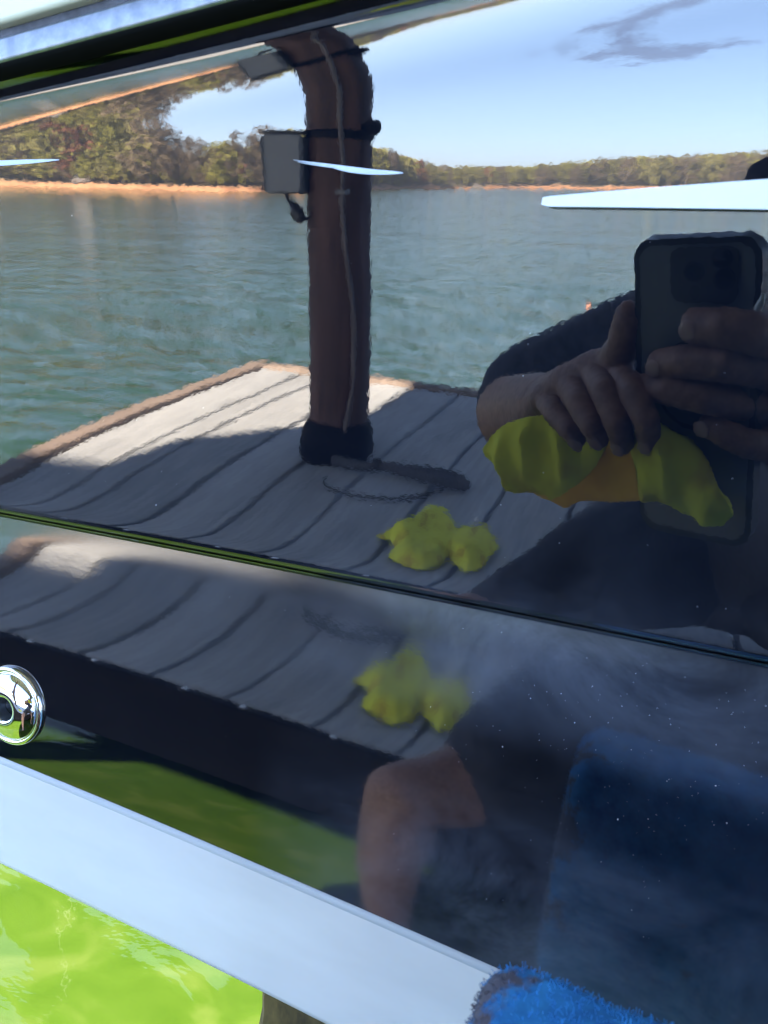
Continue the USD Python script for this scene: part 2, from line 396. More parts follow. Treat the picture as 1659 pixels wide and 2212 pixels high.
def ground_z(a, r):
    """Height of the land above the water at azimuth a (degrees from -y towards +x) and distance r."""
    d = r - shore_r(a)
    n = meshkit.fbm(np.stack([a * 0.8, r * 0.05, 0 * a], -1), 3, 9)
    bank = np.clip(d / 2.2, 0, 1) * (0.55 + 0.7 * n)
    return WATER_Z - 0.6 + np.clip(d + 3, 0, 3) * 0.2 + bank + np.clip(d - 3, 0, 400) * 0.035 + 6 * np.clip((d - 30) / 200, 0, 1) * n


az = np.linspace(-180, 180, 1081)
off = np.array([-3, 0, 0.6, 1.2, 1.9, 2.6, 4, 7, 12, 20, 35, 60, 110, 220, 500, 1200.0])
A, O = np.meshgrid(az, off, indexing='ij')
R_ = shore_r(A) + O
land = np.stack([R_ * np.sin(np.radians(A)), -R_ * np.cos(np.radians(A)), ground_z(A, R_)], -1)
v, q = grid(land)
LAND = lib('red_clay_bank', {
    'g': ('geometry', {}), 'n': ('noise_texture', {'scale': 0.35, 'detail': 6.0}), 'sep': ('separate_xyz', {}),
    'clay': ('rgb_ramp', {'ramp': [(0.3, (0.26, 0.115, 0.055)), (0.7, (0.38, 0.19, 0.095))]}),
    'wood': ('rgb_ramp', {'ramp': [(0.3, (0.035, 0.030, 0.015)), (0.7, (0.09, 0.075, 0.04))]}),
    'hz': ('map_range', {'from_min': WATER_Z + 0.42, 'from_max': WATER_Z + 1.0, 'clamp': True}), 'add': ('math', {'math_type': 'multiply_add', 'value2': 1.2}), 'sub': ('math', {'math_type': 'subtract', 'value2': 0.6}),
    'm': ('mix', {'mix_type': 'mix'}), 'p': ('principled_bsdf', {'roughness': 0.95}),
}, [('g.position', 'n.vector'), ('n.fac', 'clay.fac'), ('n.fac', 'wood.fac'), ('g.position', 'sep.vector'), ('sep.z', 'add.value1'), ('n.fac', 'add.value3'), ('add.value', 'sub.value1'),
    ('sep.z', 'hz.value'), ('hz.result', 'm.fac'), ('clay.color', 'm.color1'), ('wood.color', 'm.color2'), ('m.color', 'p.base_color')])
part('shore_land', (v, q), LAND, kind='structure', smooth=True)


def leafmat(name, c1, c2):
    n = {'oi': ('object_info', {}), 'g': ('geometry', {}), 'r': ('rgb_ramp', {'ramp': [(0.0, c1), (1.0, c2)]}),
         'h': ('hsv', {}), 'hv': ('map_range', {'to_min': 0.7, 'to_max': 1.3}), 'd': ('diffuse_bsdf', {}), 't': ('translucent_bsdf', {}), 'm': ('mix_closure', {'fac': 0.3})}
    return usdkit.material(stage, '/World/Looks/' + name, n, [('g.random_per_island', 'r.fac'), ('r.color', 'h.color'), ('oi.random', 'hv.value'), ('hv.result', 'h.value'), ('h.color', 'd.color'), ('h.color', 't.color'), ('d.BSDF', 'm.closure1'), ('t.BSDF', 'm.closure2')], surface='m.closure')


LEAVES = {'olive': leafmat('olive_foliage', (0.18, 0.165, 0.062), (0.30, 0.27, 0.11)),
          'green': leafmat('yellow_green_foliage', (0.21, 0.20, 0.05), (0.35, 0.32, 0.09)),
          'brown': leafmat('bare_brown_twigs', (0.13, 0.10, 0.07), (0.25, 0.20, 0.14)),
          'rust': leafmat('rusty_foliage', (0.18, 0.08, 0.05), (0.30, 0.15, 0.09))}
BARK = grained('grey_bark', (0.06, 0.045, 0.035), (0.16, 0.13, 0.10), (6, 6, 1.5), 0.95)


def make_crown(seed, h, w, n_clump, per, size, bare=False):
    g = np.random.default_rng(seed); q = []
    for k in range(n_clump):
        t = g.uniform(0.18, 1.0); rad = w * (0.35 + 0.65 * math.sin(math.pi * min(1, 0.15 + 0.8 * t))) * math.sqrt(g.uniform(0, 1)); a = g.uniform(0, 2 * np.pi)
        c = np.array([rad * np.cos(a), rad * np.sin(a), h * t]); cr_ = g.uniform(0.10, 0.2) * w * 1.5
        P = c + g.normal(0, 1, (per, 3)) * cr_ * [0.6, 0.6, 0.45]
        for p_ in P:
            d1 = g.normal(0, 1, 3); d1 /= np.linalg.norm(d1); d2 = np.cross(d1, g.normal(0, 1, 3)); d2 /= np.linalg.norm(d2)
            s = size * g.uniform(0.6, 1.4)
            l_, w_ = (s * 2.2, s * 0.25) if bare else (s, s * 0.7)
            q.append([p_ - d1 * l_, p_ + d2 * w_, p_ + d1 * l_, p_ - d2 * w_])
    q = np.array(q); Vv = q.reshape(-1, 3); Ff = np.arange(len(Vv)).reshape(-1, 4)
    return Vv, Ff


def make_trunk(seed, h):
    g = np.random.default_rng(seed + 50)
    ms = [tube([[0, 0, -0.5], [0.03 * h, 0, 0.35 * h], [0.02 * h, 0.03 * h, 0.8 * h]], [0.028 * h, 0.018 * h, 0.005 * h], 7)]
    for k in range(7):
        z = h * g.uniform(0.25, 0.6); a = g.uniform(0, 6.28); L = h * g.uniform(0.18, 0.3)
        ms.append(tube([[0.02 * h, 0, z], [0.6 * L * np.cos(a), 0.6 * L * np.sin(a), z + 0.5 * L], [L * np.cos(a), L * np.sin(a), z + 1.1 * L]], [0.010 * h, 0.006 * h, 0.002 * h], 5))
    return cat(ms)


CLASS = UsdGeom.Scope.Define(stage, '/World/Looks/tree_kinds')
KINDS = {}
for i, (kind, bare) in enumerate([('olive', 0), ('green', 0), ('brown', 1), ('rust', 0), ('olive', 0), ('green', 0)]):
    path = f'/tree_kind_{i:03d}'
    c = stage.CreateClassPrim(path)
    v, q = make_crown(11 + i, 1.0, 0.36, 46, 34 if not bare else 26, 0.030, bool(bare))
    tp = usdkit.mesh(stage, path + '/trunk', make_trunk(i, 1.0), BARK)
    cp_ = usdkit.mesh(stage, path + '/crown', (v, q), LEAVES[kind])
    KINDS[i] = (kind, path)
stage.RemovePrim('/World/Looks/tree_kinds')
TREE_WORDS = {'olive': ('olive green tree on the far clay bank', 'olive trees along the shore'), 'green': ('yellow green tree on the far clay bank', 'yellow green trees along the shore'),
              'brown': ('bare brown twiggy tree on the far clay bank', 'bare trees along the shore'), 'rust': ('rusty red tree on the far clay bank', 'rusty trees along the shore')}
TOP_AZ = [-60, -46, -41, -38, -36.3, -35, -33.5, -32.3, -31, -29.5, -28.2, -26, -23, -21, -18, -12, -6, 0, 4, 10, 20]
TOP_EL = [5.5, 5.2, 4.8, 4.4, 3.3, 2.1, 1.9, 2.9, 2.2, 2.4, 3.4, 3.0, 2.6, 2.1, 1.25, 1.35, 1.75, 2.0, 2.1, 2.1, 2.2]
trees = []
g = np.random.default_rng(3)
for a in np.arange(-52, -20, 0.36):
    trees.append((a + g.uniform(-.15, .15), g.uniform(3, 8), g.uniform(0.72, 1.05)))
    trees.append((a + g.uniform(-.2, .2), g.uniform(2.2, 4), g.uniform(0.3, 0.5)))
for a in np.arange(-24, 14, 0.36):
    trees.append((a + g.uniform(-.15, .15), g.uniform(4, 20), g.uniform(0.75, 1.05)))
for a in (-36.6, -35.6, -34.4, -33.6, -30.6, -29.3):
    trees.insert(0, (a, 3.0, 1.45))
near_trees = trees[:292]
for k, (a, d, f) in enumerate(near_trees):
    r = float(shore_r(a)) + d
    el = np.interp(a, TOP_AZ, TOP_EL) * f
    zg = float(ground_z(np.array(a), np.array(r)))
    h = max(1.6, r * math.tan(math.radians(el)) + EYE_HEIGHT - zg)
    i = int(g.choice([0, 1, 2, 3, 4, 5], p=[.26, .2, .18, .06, .16, .14]))
    if -40.5 < a < -39.0 and f > .6: i = 3
    if f > 1.2: i = 2
    kind, path = KINDS[i]
    t = thing(f'{"yellow_green" if kind == "green" else kind if kind != "rust" else "rusty"}_tree', TREE_WORDS[kind][0], 'tree', (r * math.sin(math.radians(a)), -r * math.cos(math.radians(a)), zg), float(g.uniform(0, 360)), TREE_WORDS[kind][1])
    UsdGeom.Xformable(t).AddScaleOp().Set(Gf.Vec3f(float(h * g.uniform(0.85, 1.25)), float(h * g.uniform(0.85, 1.25)), float(h)))
    t.GetReferences().AddInternalReference(path); t.SetInstanceable(True)
# the wood behind them, one mass
pi = UsdGeom.PointInstancer.Define(stage, '/World/far_woodland')
keys(pi.GetPrim(), 'far hillside wood of olive and brown trees behind the shore', 'woodland', kind='stuff')
for i in (0, 2, 5):
    UsdGeom.Xform.Define(stage, f'/World/far_woodland/kinds/wood_{i}').GetPrim().GetReferences().AddInternalReference(KINDS[i][1])
pos, ori, sca, idx = [], [], [], []
for k in range(1500):
    a = g.uniform(-22, 14) if k < 1200 else g.uniform(-52, -21)
    r = float(shore_r(a)) + (g.uniform(14, 110) if k < 1200 else g.uniform(9, 30))
    zg = float(ground_z(np.array(a), np.array(r))); el = np.interp(a, TOP_AZ, TOP_EL) * (g.uniform(0.75, 1.02) if k < 1200 else g.uniform(.5, .9))
    h = max(2.0, r * math.tan(math.radians(el)) + EYE_HEIGHT - zg)
    pos.append(Gf.Vec3f(r * math.sin(math.radians(a)), -r * math.cos(math.radians(a)), zg)); w_ = g.uniform(0, 2 * np.pi)
    ori.append(Gf.Quath(math.cos(w_ / 2), 0, 0, math.sin(w_ / 2))); sca.append(Gf.Vec3f(h * 1.15, h * 1.15, h)); idx.append(int(g.integers(0, 3)))
pi.CreatePrototypesRel().SetTargets([Sdf.Path(f'/World/far_woodland/kinds/wood_{i}') for i in (0, 2, 5)])
pi.CreatePositionsAttr(pos); pi.CreateOrientationsAttr(ori); pi.CreateScalesAttr(sca); pi.CreateProtoIndicesAttr(idx)

# white boat drawn up on the clay bank, two small boats far off
BOATW = plain('faded_white_paint', (0.12, 0.105, 0.10), 0.8)


def small_boat(name, label, a, r, z, L, rot):
    loc = (r * math.sin(math.radians(a)), -r * math.cos(math.radians(a)), z)
    t = thing(name, label, 'boat', loc, rot)
    s = np.linspace(0, 1, 15); hw = 0.19 * L * np.sin(np.pi * np.clip(0.12 + 0.88 * (1 - s), 0, 1) / 1.75) ** 0.8; hw[-1] = 0.01
    rows = []
    for k in range(15):
        x = (s[k] - 0.5) * L; hh = 0.16 * L * (1 + 0.4 * s[k] ** 2)
        rows.append([[x, -hw[k], hh], [x, -0.8 * hw[k], 0.05 * L], [x, 0, 0], [x, 0.8 * hw[k], 0.05 * L], [x, hw[k], hh]])
    part('hull', grid(np.array(rows)), BOATW, t)
    rim = np.array(rows)[:, [0, 4]]; part('deck', grid(rim - [0, 0, 0.02 * L]), BOATW, t)
    cab = box(-0.22 * L, 0.1 * L, -0.11 * L, 0.11 * L, 0.15 * L, 0.36 * L, 0.02 * L)
    part('cabin', cab, BOATW, t)
    part('window', box(-0.16 * L, 0.06 * L, -0.112 * L, 0.112 * L, 0.24 * L, 0.31 * L), BLACK, t)


small_boat('beached_boat', 'faded white boat drawn up on the clay bank below the trees', -40.6, float(shore_r(-40.6)) + 2.2, WATER_Z + 0.75, 3.8, 20)
small_boat('moored_boat', 'small white motor boat moored off the far bank, right of the post', -15.3, float(shore_r(-15.3)) - 6, WATER_Z - 0.1, 4.0, 10)
small_boat('moored_boat', 'smaller white boat off the far bank, nearest the post', -16.4, float(shore_r(-16.4)) - 8, WATER_Z - 0.1, 2.6, 30)
# orange float
r_ = (EYE_HEIGHT - WATER_Z) / math.tan(math.radians(7.3)); a_ = math.radians(-7.4)
t = thing('mooring_float', 'small orange float bobbing on the open lake', 'float', (r_ * math.sin(a_), 0.23 - r_ * math.cos(a_), WATER_Z))
part('ball', trimesh.creation.icosphere(3, 0.030).apply_translation([0, 0, 0.0]), plain('orange_float', (0.60, 0.26, 0.18), 0.5), t, smooth=True)
part('eye', trimesh.creation.torus(0.018, 0.006, 16, 8).apply_transform(trimesh.transformations.rotation_matrix(np.pi / 2, [1, 0, 0])).apply_translation([0, 0, 0.033]), BLACK, t, smooth=True)

# ------------------------------------------------------------------ the dock
dock = thing('wooden_dock', 'weathered board dock with brown edge trim, partly in sun', 'dock', (0, 0, 0))
XL, YF, YN = -1.819, -2.6555, -1.047
gaps = [-1.819, -1.6146, -1.5020, -1.2899, -1.0904, -0.8838, -0.6613, -0.4611] + [-0.4611 + 0.206 * k for k in range(1, 12)]
for k, (a, b) in enumerate(zip(gaps[:-1], gaps[1:])):
    gap = 0.0075
    bw = box(a + gap, b - gap, YF + rng.uniform(0, .004), YN - 0.012 + rng.uniform(-.004, .004), -0.038, rng.uniform(-.0015, .0015), 0.003)
    bw = bw.subdivide_to_size(0.5); P = bw.vertices
    P[:, 0] += 0.0030 * np.sin(P[:, 1] * 2.3 + k); bw.vertices = P
    part('plank', bw, DECK, dock)
XE = gaps[-1] + 0.0
part('edge_trim', box(-1.892, XL - 0.003, YF - 0.07, YN + 0.0, -0.16, 0.010, 0.004), TRIM, dock)
part('edge_trim', box(XL - 0.001, XE, YF - 0.07, YF - 0.004, -0.16, 0.010, 0.004), TRIM, dock)
part('fascia', box(-1.892, XE, YN + 0.002, YN + 0.038, -0.275, -0.002, 0.005), FASCIA, dock)
part('joist', box(-1.88, XE, YN - 0.14, YN - 0.10, -0.235, -0.045), FASCIA, dock)
part('joist', box(-1.88, XE, -1.90, -1.86, -0.235, -0.045), FASCIA, dock)
part('joist', box(-1.88, XE, YF + 0.03, YF + 0.07, -0.235, -0.045), FASCIA, dock)
for x in [-1.412, -1.226, -0.974, -0.822, -0.598, -0.38, -0.17, 0.04, 0.25]:
    part('screw_head', tm(m3.Manifold.cylinder(0.004, 0.008, 0.006, 16).translate((x, YN + 0.019, -0.003))), SCREW, dock)
for x in (-1.55, -0.1, 1.4):
    part('float_drum', tube([[x - 0.5, -1.85, -0.42], [x - 0.47, -1.85, -0.42], [x + 0.47, -1.85, -0.42], [x + 0.5, -1.85, -0.42]], [0.13, 0.16, 0.16, 0.13], 20), BLACK, dock)

# ------------------------------------------------------------------ pile, box, cord, ropes
PX, PY, PR = -1.030, -1.771, 0.093
pile = thing('timber_pile', 'round dark brown timber pile standing on the dock', 'post', (PX, PY, 0))
g2 = np.linspace(0, 2 * np.pi, 49)[:-1]; zz = np.linspace(-0.03, 3.14, 130)
G, Z = np.meshgrid(g2, zz)
rad = PR * (1 - 0.02 * Z) + 0.006 * (meshkit.fbm(np.stack([np.cos(G) * 3, np.sin(G) * 3, Z * 2.2], -1), 4, 2) - 0.5) * 2
P = np.stack([rad * np.cos(G), rad * np.sin(G), Z], -1); P = np.concatenate([P, P[:, :1]], 1)
v, q = grid(P); v = np.vstack([v, [[0, 0, 3.14]]])
part('shaft', cat([trimesh.Trimesh(v[:-1], np.vstack([q[:, [0, 1, 2]], q[:, [0, 2, 3]]])), tm(m3.Manifold.cylinder(0.05, 0.085, 0.06, 40).translate((0, 0, 3.12)))]), PILE, pile, smooth=40)
colp = np.array([(0.0, 0.001), (0.118, 0.001), (0.117, 0.030), (0.112, 0.055), (0.100, 0.075), (0.090, 0.080), (0.0, 0.080)])
part('base_collar', tm(m3.Manifold.revolve(m3.CrossSection([colp]), 40)), FASCIA, pile, smooth=35)
part('steel_band', tm(m3.Manifold.cylinder(0.022, PR + 0.005, PR + 0.005, 48).translate((0, 0, 0.752)) - m3.Manifold.cylinder(0.03, PR - 0.012, PR - 0.012, 48).translate((0, 0, 0.748))), FASCIA, pile, smooth=40)
part('bolt', tube([[0.085, 0.03, 0.782], [0.105, 0.035, 0.782], [0.106, 0.035, 0.782], [0.128, 0.045, 0.782]], [0.012, 0.012, 0.02, 0.019], 14), FASCIA, pile, smooth=40)
seam = np.array([[-0.975, -1.664, 0.06], [-0.960, -1.664, 0.30], [-0.972, -1.664, 0.42], [-0.981, -1.664, 0.60], [-0.980, -1.664, 0.70], [-0.984, -1.664, 0.785], [-0.990, -1.664, 0.95], [-0.985, -1.664, 1.4], [-0.985, -1.664, 2.5]])
for k in range(len(seam)):                      # hugs the round pile
    dx = seam[k, 0] - PX; seam[k, 1] = PY + math.sqrt(max(0.0, (PR + 0.004) ** 2 - dx * dx)) + 0.002
conduit = thing('cable', 'pale cable running up the front of the timber pile', 'cable', seam[0])
part('sheath', tube(spline(seam, 60), 0.007, 10), CABLE_PALE, conduit, smooth=True, loc=seam[0])
part('clip', box(-0.018, 0.018, -0.006, 0.013, 0.0, 0.014).apply_translation(seam[3] + [0, -0.003, 0]), GREY_DARK, conduit, loc=seam[0])
ob = np.array([-1.146, -1.70, 0.60])
obox = thing('outlet_box', 'grey electrical outlet box with hinged lid fixed to the pile', 'electrical box', ob)
part('body', box(-0.058, 0.052, -0.05, 0.026, 0.0, 0.155, 0.005), GREY_DARK, obox)
part('lid', box(-0.060, 0.054, 0.027, 0.044, 0.002, 0.163, 0.006), GREY_BOX, obox)
part('hood', box(-0.064, 0.058, -0.02, 0.048, 0.164, 0.172, 0.003), GREY_DARK, obox)
part('hinge', tube([[-0.063, 0.036, 0.01], [-0.063, 0.036, 0.155]], 0.005, 10), GREY_DARK, obox)
part('latch', box(0.054, 0.060, 0.028, 0.040, 0.06, 0.09, 0.002), GREY_DARK, obox)
pl = np.array([-1.135, -1.675, 0.598])
plug = thing('power_plug', 'black plug and cord hanging out below the grey outlet box', 'plug', pl)
part('cord', tube(spline([[-.012, 0, .002], [-.006, .002, -.018], [.008, .003, -.034]], 14), 0.007, 10), BLACK, plug, smooth=True)
part('plug_body', bones([[((0.008, .003, -.032), .012), ((0.018, .004, -.05), .021), ((0.028, .004, -.066), .018)]], .005, 4), BLACK, plug, smooth=True)
part('tail', tube(spline([[.03, .004, -.07], [.045, -.01, -.07], [.052, -.03, -.05], [.055, -.04, -.01]], 14), 0.006, 8), BLACK, plug, smooth=True)

ropeP = np.array([(-0.99, -1.66, .014), (-0.90, -1.655, .014), (-0.786, -1.682, .014), (-0.70, -1.695, .014), (-0.641, -1.698, .014), (-0.575, -1.672, .014), (-0.556, -1.648, .014), (-0.60, -1.640, .014), (-0.71, -1.652, .014), (-0.80, -1.664, .015)])
rp = thing('mooring_rope', 'thick black mooring rope with a doubled end lying by the pile', 'rope', ropeP[0])
part('strand', tube(spline(ropeP, 90), 0.0095, 10), ROPE, rp, smooth=True, loc=ropeP[0])
part('whipping', tube([[-0.86, -1.662, .017], [-0.835, -1.668, .017]], 0.0125, 12), BLACK, rp, smooth=True, loc=ropeP[0])
r2 = np.array([(-0.96, -1.56, .006), (-0.942, -1.51, .006), (-0.88, -1.488, .006), (-0.814, -1.485, .006), (-0.75, -1.500, .006), (-0.691, -1.525, .006), (-0.632, -1.60, .006), (-0.60, -1.67, .006)])
rp2 = thing('thin_line', 'thin dark line curling over the boards in front of the rope', 'line', r2[0])
part('strand', tube(spline(r2, 60), 0.003, 8), ROPE, rp2, smooth=True, loc=r2[0])
part('knot', bones([[((-0.60, -1.67, .007), .009), ((-0.592, -1.68, .008), .009), ((-0.60, -1.688, .007), .008)]], .004, 3), ROPE, rp2, smooth=True, loc=r2[0])


# ------------------------------------------------------------------ cloths
def fill(poly, step):
    """Triangulated points inside a polygon."""
    pg = Polygon(poly).buffer(0)
    x0, y0, x1, y1 = pg.bounds
    pts = [(x, y) for x in np.arange(x0, x1, step) for y in np.arange(y0, y1, step) if pg.buffer(-step * 0.45).contains(Point(x, y))]
    b = np.array([pg.exterior.interpolate(d).coords[0] for d in np.arange(0, pg.exterior.length, step * 0.7)])
    from scipy.spatial import Delaunay
    al = np.vstack([b, np.array(pts).reshape(-1, 2)]); dl = Delaunay(al).simplices
    keep = [s for s in dl if pg.buffer(1e-4).contains(Point(al[s].mean(0)))]
    dist = np.array([pg.exterior.distance(Point(p)) for p in al])
    return al, np.array(keep), dist


def thicken(V, F, n):
    """A sheet and its back, closed all round."""
    V2 = V - n; k = len(V); E = {}
    for f in F:
        for a, b in ((f[0], f[1]), (f[1], f[2]), (f[2], f[0])):
            E[(a, b)] = 1
    side = []
    for a, b in E:
        if (b, a) not in E:
            side += [[a, b + k, b], [a, a + k, b + k]]
    return trimesh.Trimesh(np.vstack([V, V2]), np.vstack([F, F[:, ::-1] + k, side]), process=False)


cloth_xy = np.array([(-0.690, -1.318), (-0.668, -1.345), (-0.640, -1.40), (-0.618, -1.462), (-0.560, -1.478), (-0.520, -1.44), (-0.500, -1.405), (-0.465, -1.418), (-0.425, -1.43), (-0.385, -1.385), (-0.398, -1.335), (-0.398, -1.275), (-0.425, -1.235), (-0.46, -1.262), (-0.490, -1.285), (-0.492, -1.235), (-0.520, -1.195), (-0.565, -1.20), (-0.622, -1.23), (-0.625, -1.285), (-0.655, -1.315)])
al, F, dist = fill(cloth_xy, 0.0065)
fold = meshkit.fbm(np.stack([al[:, 0] * 16, al[:, 1] * 16, 0 * al[:, 0] + 3], -1), 3, 4)
ridge = 1 - np.abs(2 * meshkit.noise(np.stack([al[:, 0] * 13 + al[:, 1] * 5, al[:, 1] * 11, 0 * al[:, 0]], -1), 8) - 1)
z = 0.006 + np.minimum(dist, 0.022) * (0.35 + 0.6 * fold) + 0.006 * ridge * np.clip(dist / 0.03, 0, 1)
Fo = F.copy()
nz = np.cross(al[F[:, 1]] - al[F[:, 0]], al[F[:, 2]] - al[F[:, 0]]); Fo[nz < 0] = Fo[nz < 0][:, ::-1]
tc_ = thicken(np.column_stack([al, z]), Fo, np.array([0, 0, 0.004])); cl0 = np.array([-0.54, -1.33, 0])
c1 = thing('dock_cloth', 'crumpled yellow microfibre cloth lying on the shaded dock boards', 'cloth', cl0)
part('fabric', tc_, YELLOW, c1, smooth=True, loc=cl0)
part('care_label', box(-0.437, -0.430, -1.300, -1.2925, 0.060, 0.064), STRIPE, c1, loc=cl0)


def held(outline, name, label, mat, amp, seed, thick=0.0022, step=0.0028):
    """A hanging cloth: outline in metres (x, y, z), folds across it."""
    o = np.array(outline, float); c0 = o.mean(0)
    K, *_ = np.linalg.lstsq(np.column_stack([o[:, 0], o[:, 2], np.ones(len(o))]), o[:, 1], rcond=None)
    n = np.array([-K[0], 1.0, -K[1]]); n /= np.linalg.norm(n)
    al, F, dist = fill(o[:, [0, 2]], step)
    f = meshkit.fbm(np.stack([al[:, 0] * 34, al[:, 1] * 20, 0 * al[:, 0] + seed], -1), 3, seed)
    ridge = 1 - np.abs(2 * meshkit.noise(np.stack([al[:, 0] * 42 + al[:, 1] * 14, al[:, 1] * 12, 0 * al[:, 0]], -1), seed + 5) - 1)
    d = amp * (f - 0.5) * 1.6 + amp * 0.8 * ridge * np.clip(dist / 0.008, 0, 1)
    Vv = np.stack([al[:, 0], K[0] * al[:, 0] + K[1] * al[:, 1] + K[2], al[:, 1]], -1) + d[:, None] * n
    fn = np.cross(Vv[F[:, 1]] - Vv[F[:, 0]], Vv[F[:, 2]] - Vv[F[:, 0]]) @ n
    F[fn < 0] = F[fn < 0][:, ::-1]
    t = thing(name, label, 'cloth', c0)
    part('fabric', thicken(Vv, F, n * thick), mat, t, smooth=True, loc=c0)
    return t


# ------------------------------------------------------------------ the photographer, seen in the hull: phone, hands, cloths, body
CAMM = np.eye(4); CAMM[:3, 0], CAMM[:3, 1], CAMM[:3, 2], CAMM[:3, 3] = CR, CU, CF, EYE   # x right, y up, z towards the hull: a phone held at the eye


def placed(m, mat=CAMM):
    m = m.copy() if isinstance(m, trimesh.Trimesh) else tm(m)
    m.apply_transform(mat)
    if np.linalg.det(mat[:3, :3]) < 0:
        m.invert()
    return m


def slab(x0, x1, y0, y1, z0, z1, r):
    pg = Polygon([(x0 + r, y0 + r), (x1 - r, y0 + r), (x1 - r, y1 - r), (x0 + r, y1 - r)]).buffer(r, 12)
    c = np.array(pg.exterior.coords)[:-1]
    m = m3.Manifold.extrude(m3.CrossSection([c if pg.exterior.is_ccw else c[::-1]]), z1 - z0)
    return tm(m.translate((0, 0, z0)))


ph = thing('phone', 'smartphone in a smoky case with three lenses, held up to the hull', 'phone', EYE)
CHROME_D = plain('dark_polished_ring', (0.05, 0.05, 0.055), 0.2, metallic=0.7)
part('case', placed(slab(-0.0525, 0.0185, -0.130, 0.0210, -0.0125, -0.0035, 0.0115)), CASE_EDGE, ph, loc=EYE, smooth=30)
part('back_plate', placed(slab(-0.0490, 0.0150, -0.1265, 0.0175, -0.0036, -0.0031, 0.009)), CASE, ph, loc=EYE)
part('screen', placed(slab(-0.0500, 0.0160, -0.1275, 0.0185, -0.0132, -0.0127, 0.010)), LENS, ph, loc=EYE)
bump = part('lens_plate', placed(slab(-0.0300, 0.0075, -0.0110, 0.0165, -0.0031, -0.0018, 0.006)), BLACK, ph, loc=EYE)
for (lx, ly) in ((-0.0165, 0.0034), (-0.0012, 0.0098), (0.0, 0.0)):
    hole = 0.0009 if lx == 0.0 else 0.0
    ring_ = m3.Manifold.cylinder(0.0010, 0.0058, 0.0055, 40) - m3.Manifold.cylinder(0.01, 0.0046, 0.0046, 40).translate((0, 0, -0.005))
    part('lens_ring', placed(tm(ring_.translate((lx, ly, -0.0018)))), CHROME_D, ph, loc=EYE, smooth=30)
    part('lens', placed(tm(m3.Manifold.cylinder(0.0004, 0.0045, 0.0045, 32).translate((lx, ly, -0.00175)))), LENS, ph, loc=EYE)
part('flash', placed(tm(m3.Manifold.cylinder(0.0004, 0.003, 0.003, 24).translate((-0.0165, -0.0065, -0.0018)))), CHROME_D, ph, loc=EYE)
mag = m3.Manifold.cylinder(0.0003, 0.0225, 0.0225, 48) - m3.Manifold.cylinder(0.01, 0.0205, 0.0205, 48).translate((0, 0, -0.005))
part('magnet_ring', placed(tm(mag.translate((-0.0165, -0.048, -0.0031)))), CASE_EDGE, ph, loc=EYE)
part('side_button', placed(box(0.0183, 0.0194, -0.045, -0.030, -0.0095, -0.0065, 0.0004)), CASE_EDGE, ph, loc=EYE)

YELLOW_LEFT = [(-0.142, -0.0794, 0.4738), (-0.1366, -0.0747, 0.4825), (-0.1239, -0.0661, 0.4943), (-0.1063, -0.0563, 0.5023), (-0.0894, -0.0481, 0.5061), (-0.076, -0.0427, 0.5074), (-0.0596, -0.0369, 0.5078), (-0.0505, -0.0328, 0.5005), (-0.0539, -0.0366, 0.4915), (-0.06, -0.0425, 0.4794), (-0.0654, -0.047, 0.4712), (-0.0743, -0.053, 0.4633), (-0.0838, -0.0589, 0.4562), (-0.0876, -0.06, 0.4583), (-0.1074, -0.0694, 0.4552), (-0.117, -0.0732, 0.4563), (-0.1216, -0.0732, 0.464), (-0.1397, -0.0794, 0.4699)]
YELLOW_RIGHT = [(-0.036, -0.0234, 0.5036), (-0.032, -0.0189, 0.5143), (-0.0316, -0.0153, 0.5271), (-0.0219, -0.0132, 0.519), (-0.0063, -0.0083, 0.5124), (0.0052, -0.0052, 0.5051), (0.016, -0.0034, 0.4946), (0.0249, -0.0015, 0.4874), (0.0281, -0.0018, 0.481), (0.0241, -0.0053, 0.4743), (0.0133, -0.0107, 0.4716), (0.0011, -0.0154, 0.4737), (-0.01, -0.0198, 0.475), (-0.0226, -0.0254, 0.4746), (-0.0283, -0.0246, 0.4867), (-0.0344, -0.0242, 0.498)]
ORANGE_OUT = [(-0.1281, -0.0953, 0.4586), (-0.1108, -0.0866, 0.4636), (-0.083, -0.0708, 0.4776), (-0.0621, -0.0563, 0.4981), (-0.038, -0.0445, 0.5035), (-0.0268, -0.0412, 0.4979), (-0.019, -0.0452, 0.47), (-0.0347, -0.0536, 0.464), (-0.0515, -0.0622, 0.4589), (-0.0661, -0.0696, 0.4549), (-0.0758, -0.0753, 0.449), (-0.0868, -0.0797, 0.4507), (-0.1018, -0.086, 0.4511), (-0.1171, -0.0933, 0.4486), (-0.1234, -0.0952, 0.4515)]
yl = held(YELLOW_LEFT, 'polishing_cloth', 'yellow polishing cloth gripped in the left hand, draping to both sides', YELLOW, 0.013, 3)
o = np.array(YELLOW_RIGHT)
right = held(YELLOW_RIGHT, 'cloth_flap', None, YELLOW, 0.013, 9)
# the right flap is the same cloth: it becomes a part of it
pr_, pth = stage.GetPrimAtPath(str(right.GetPath()) + '/fabric'), str(yl.GetPath()) + '/hanging_corner'
off_ = o.mean(0) - np.array(YELLOW_LEFT).mean(0)
mm = UsdGeom.Mesh(pr_); P_ = np.array(mm.GetPointsAttr().Get()) + off_; f_ = np.array(mm.GetFaceVertexIndicesAttr().Get()).reshape(-1, 3)
stage.RemovePrim(right.GetPath())
usdkit.mesh(stage, pth, (P_, f_), YELLOW, smooth=True)
held(ORANGE_OUT, 'orange_cloth', 'orange microfibre cloth hanging behind the yellow one in the left hand', ORANGE, 0.004, 15)

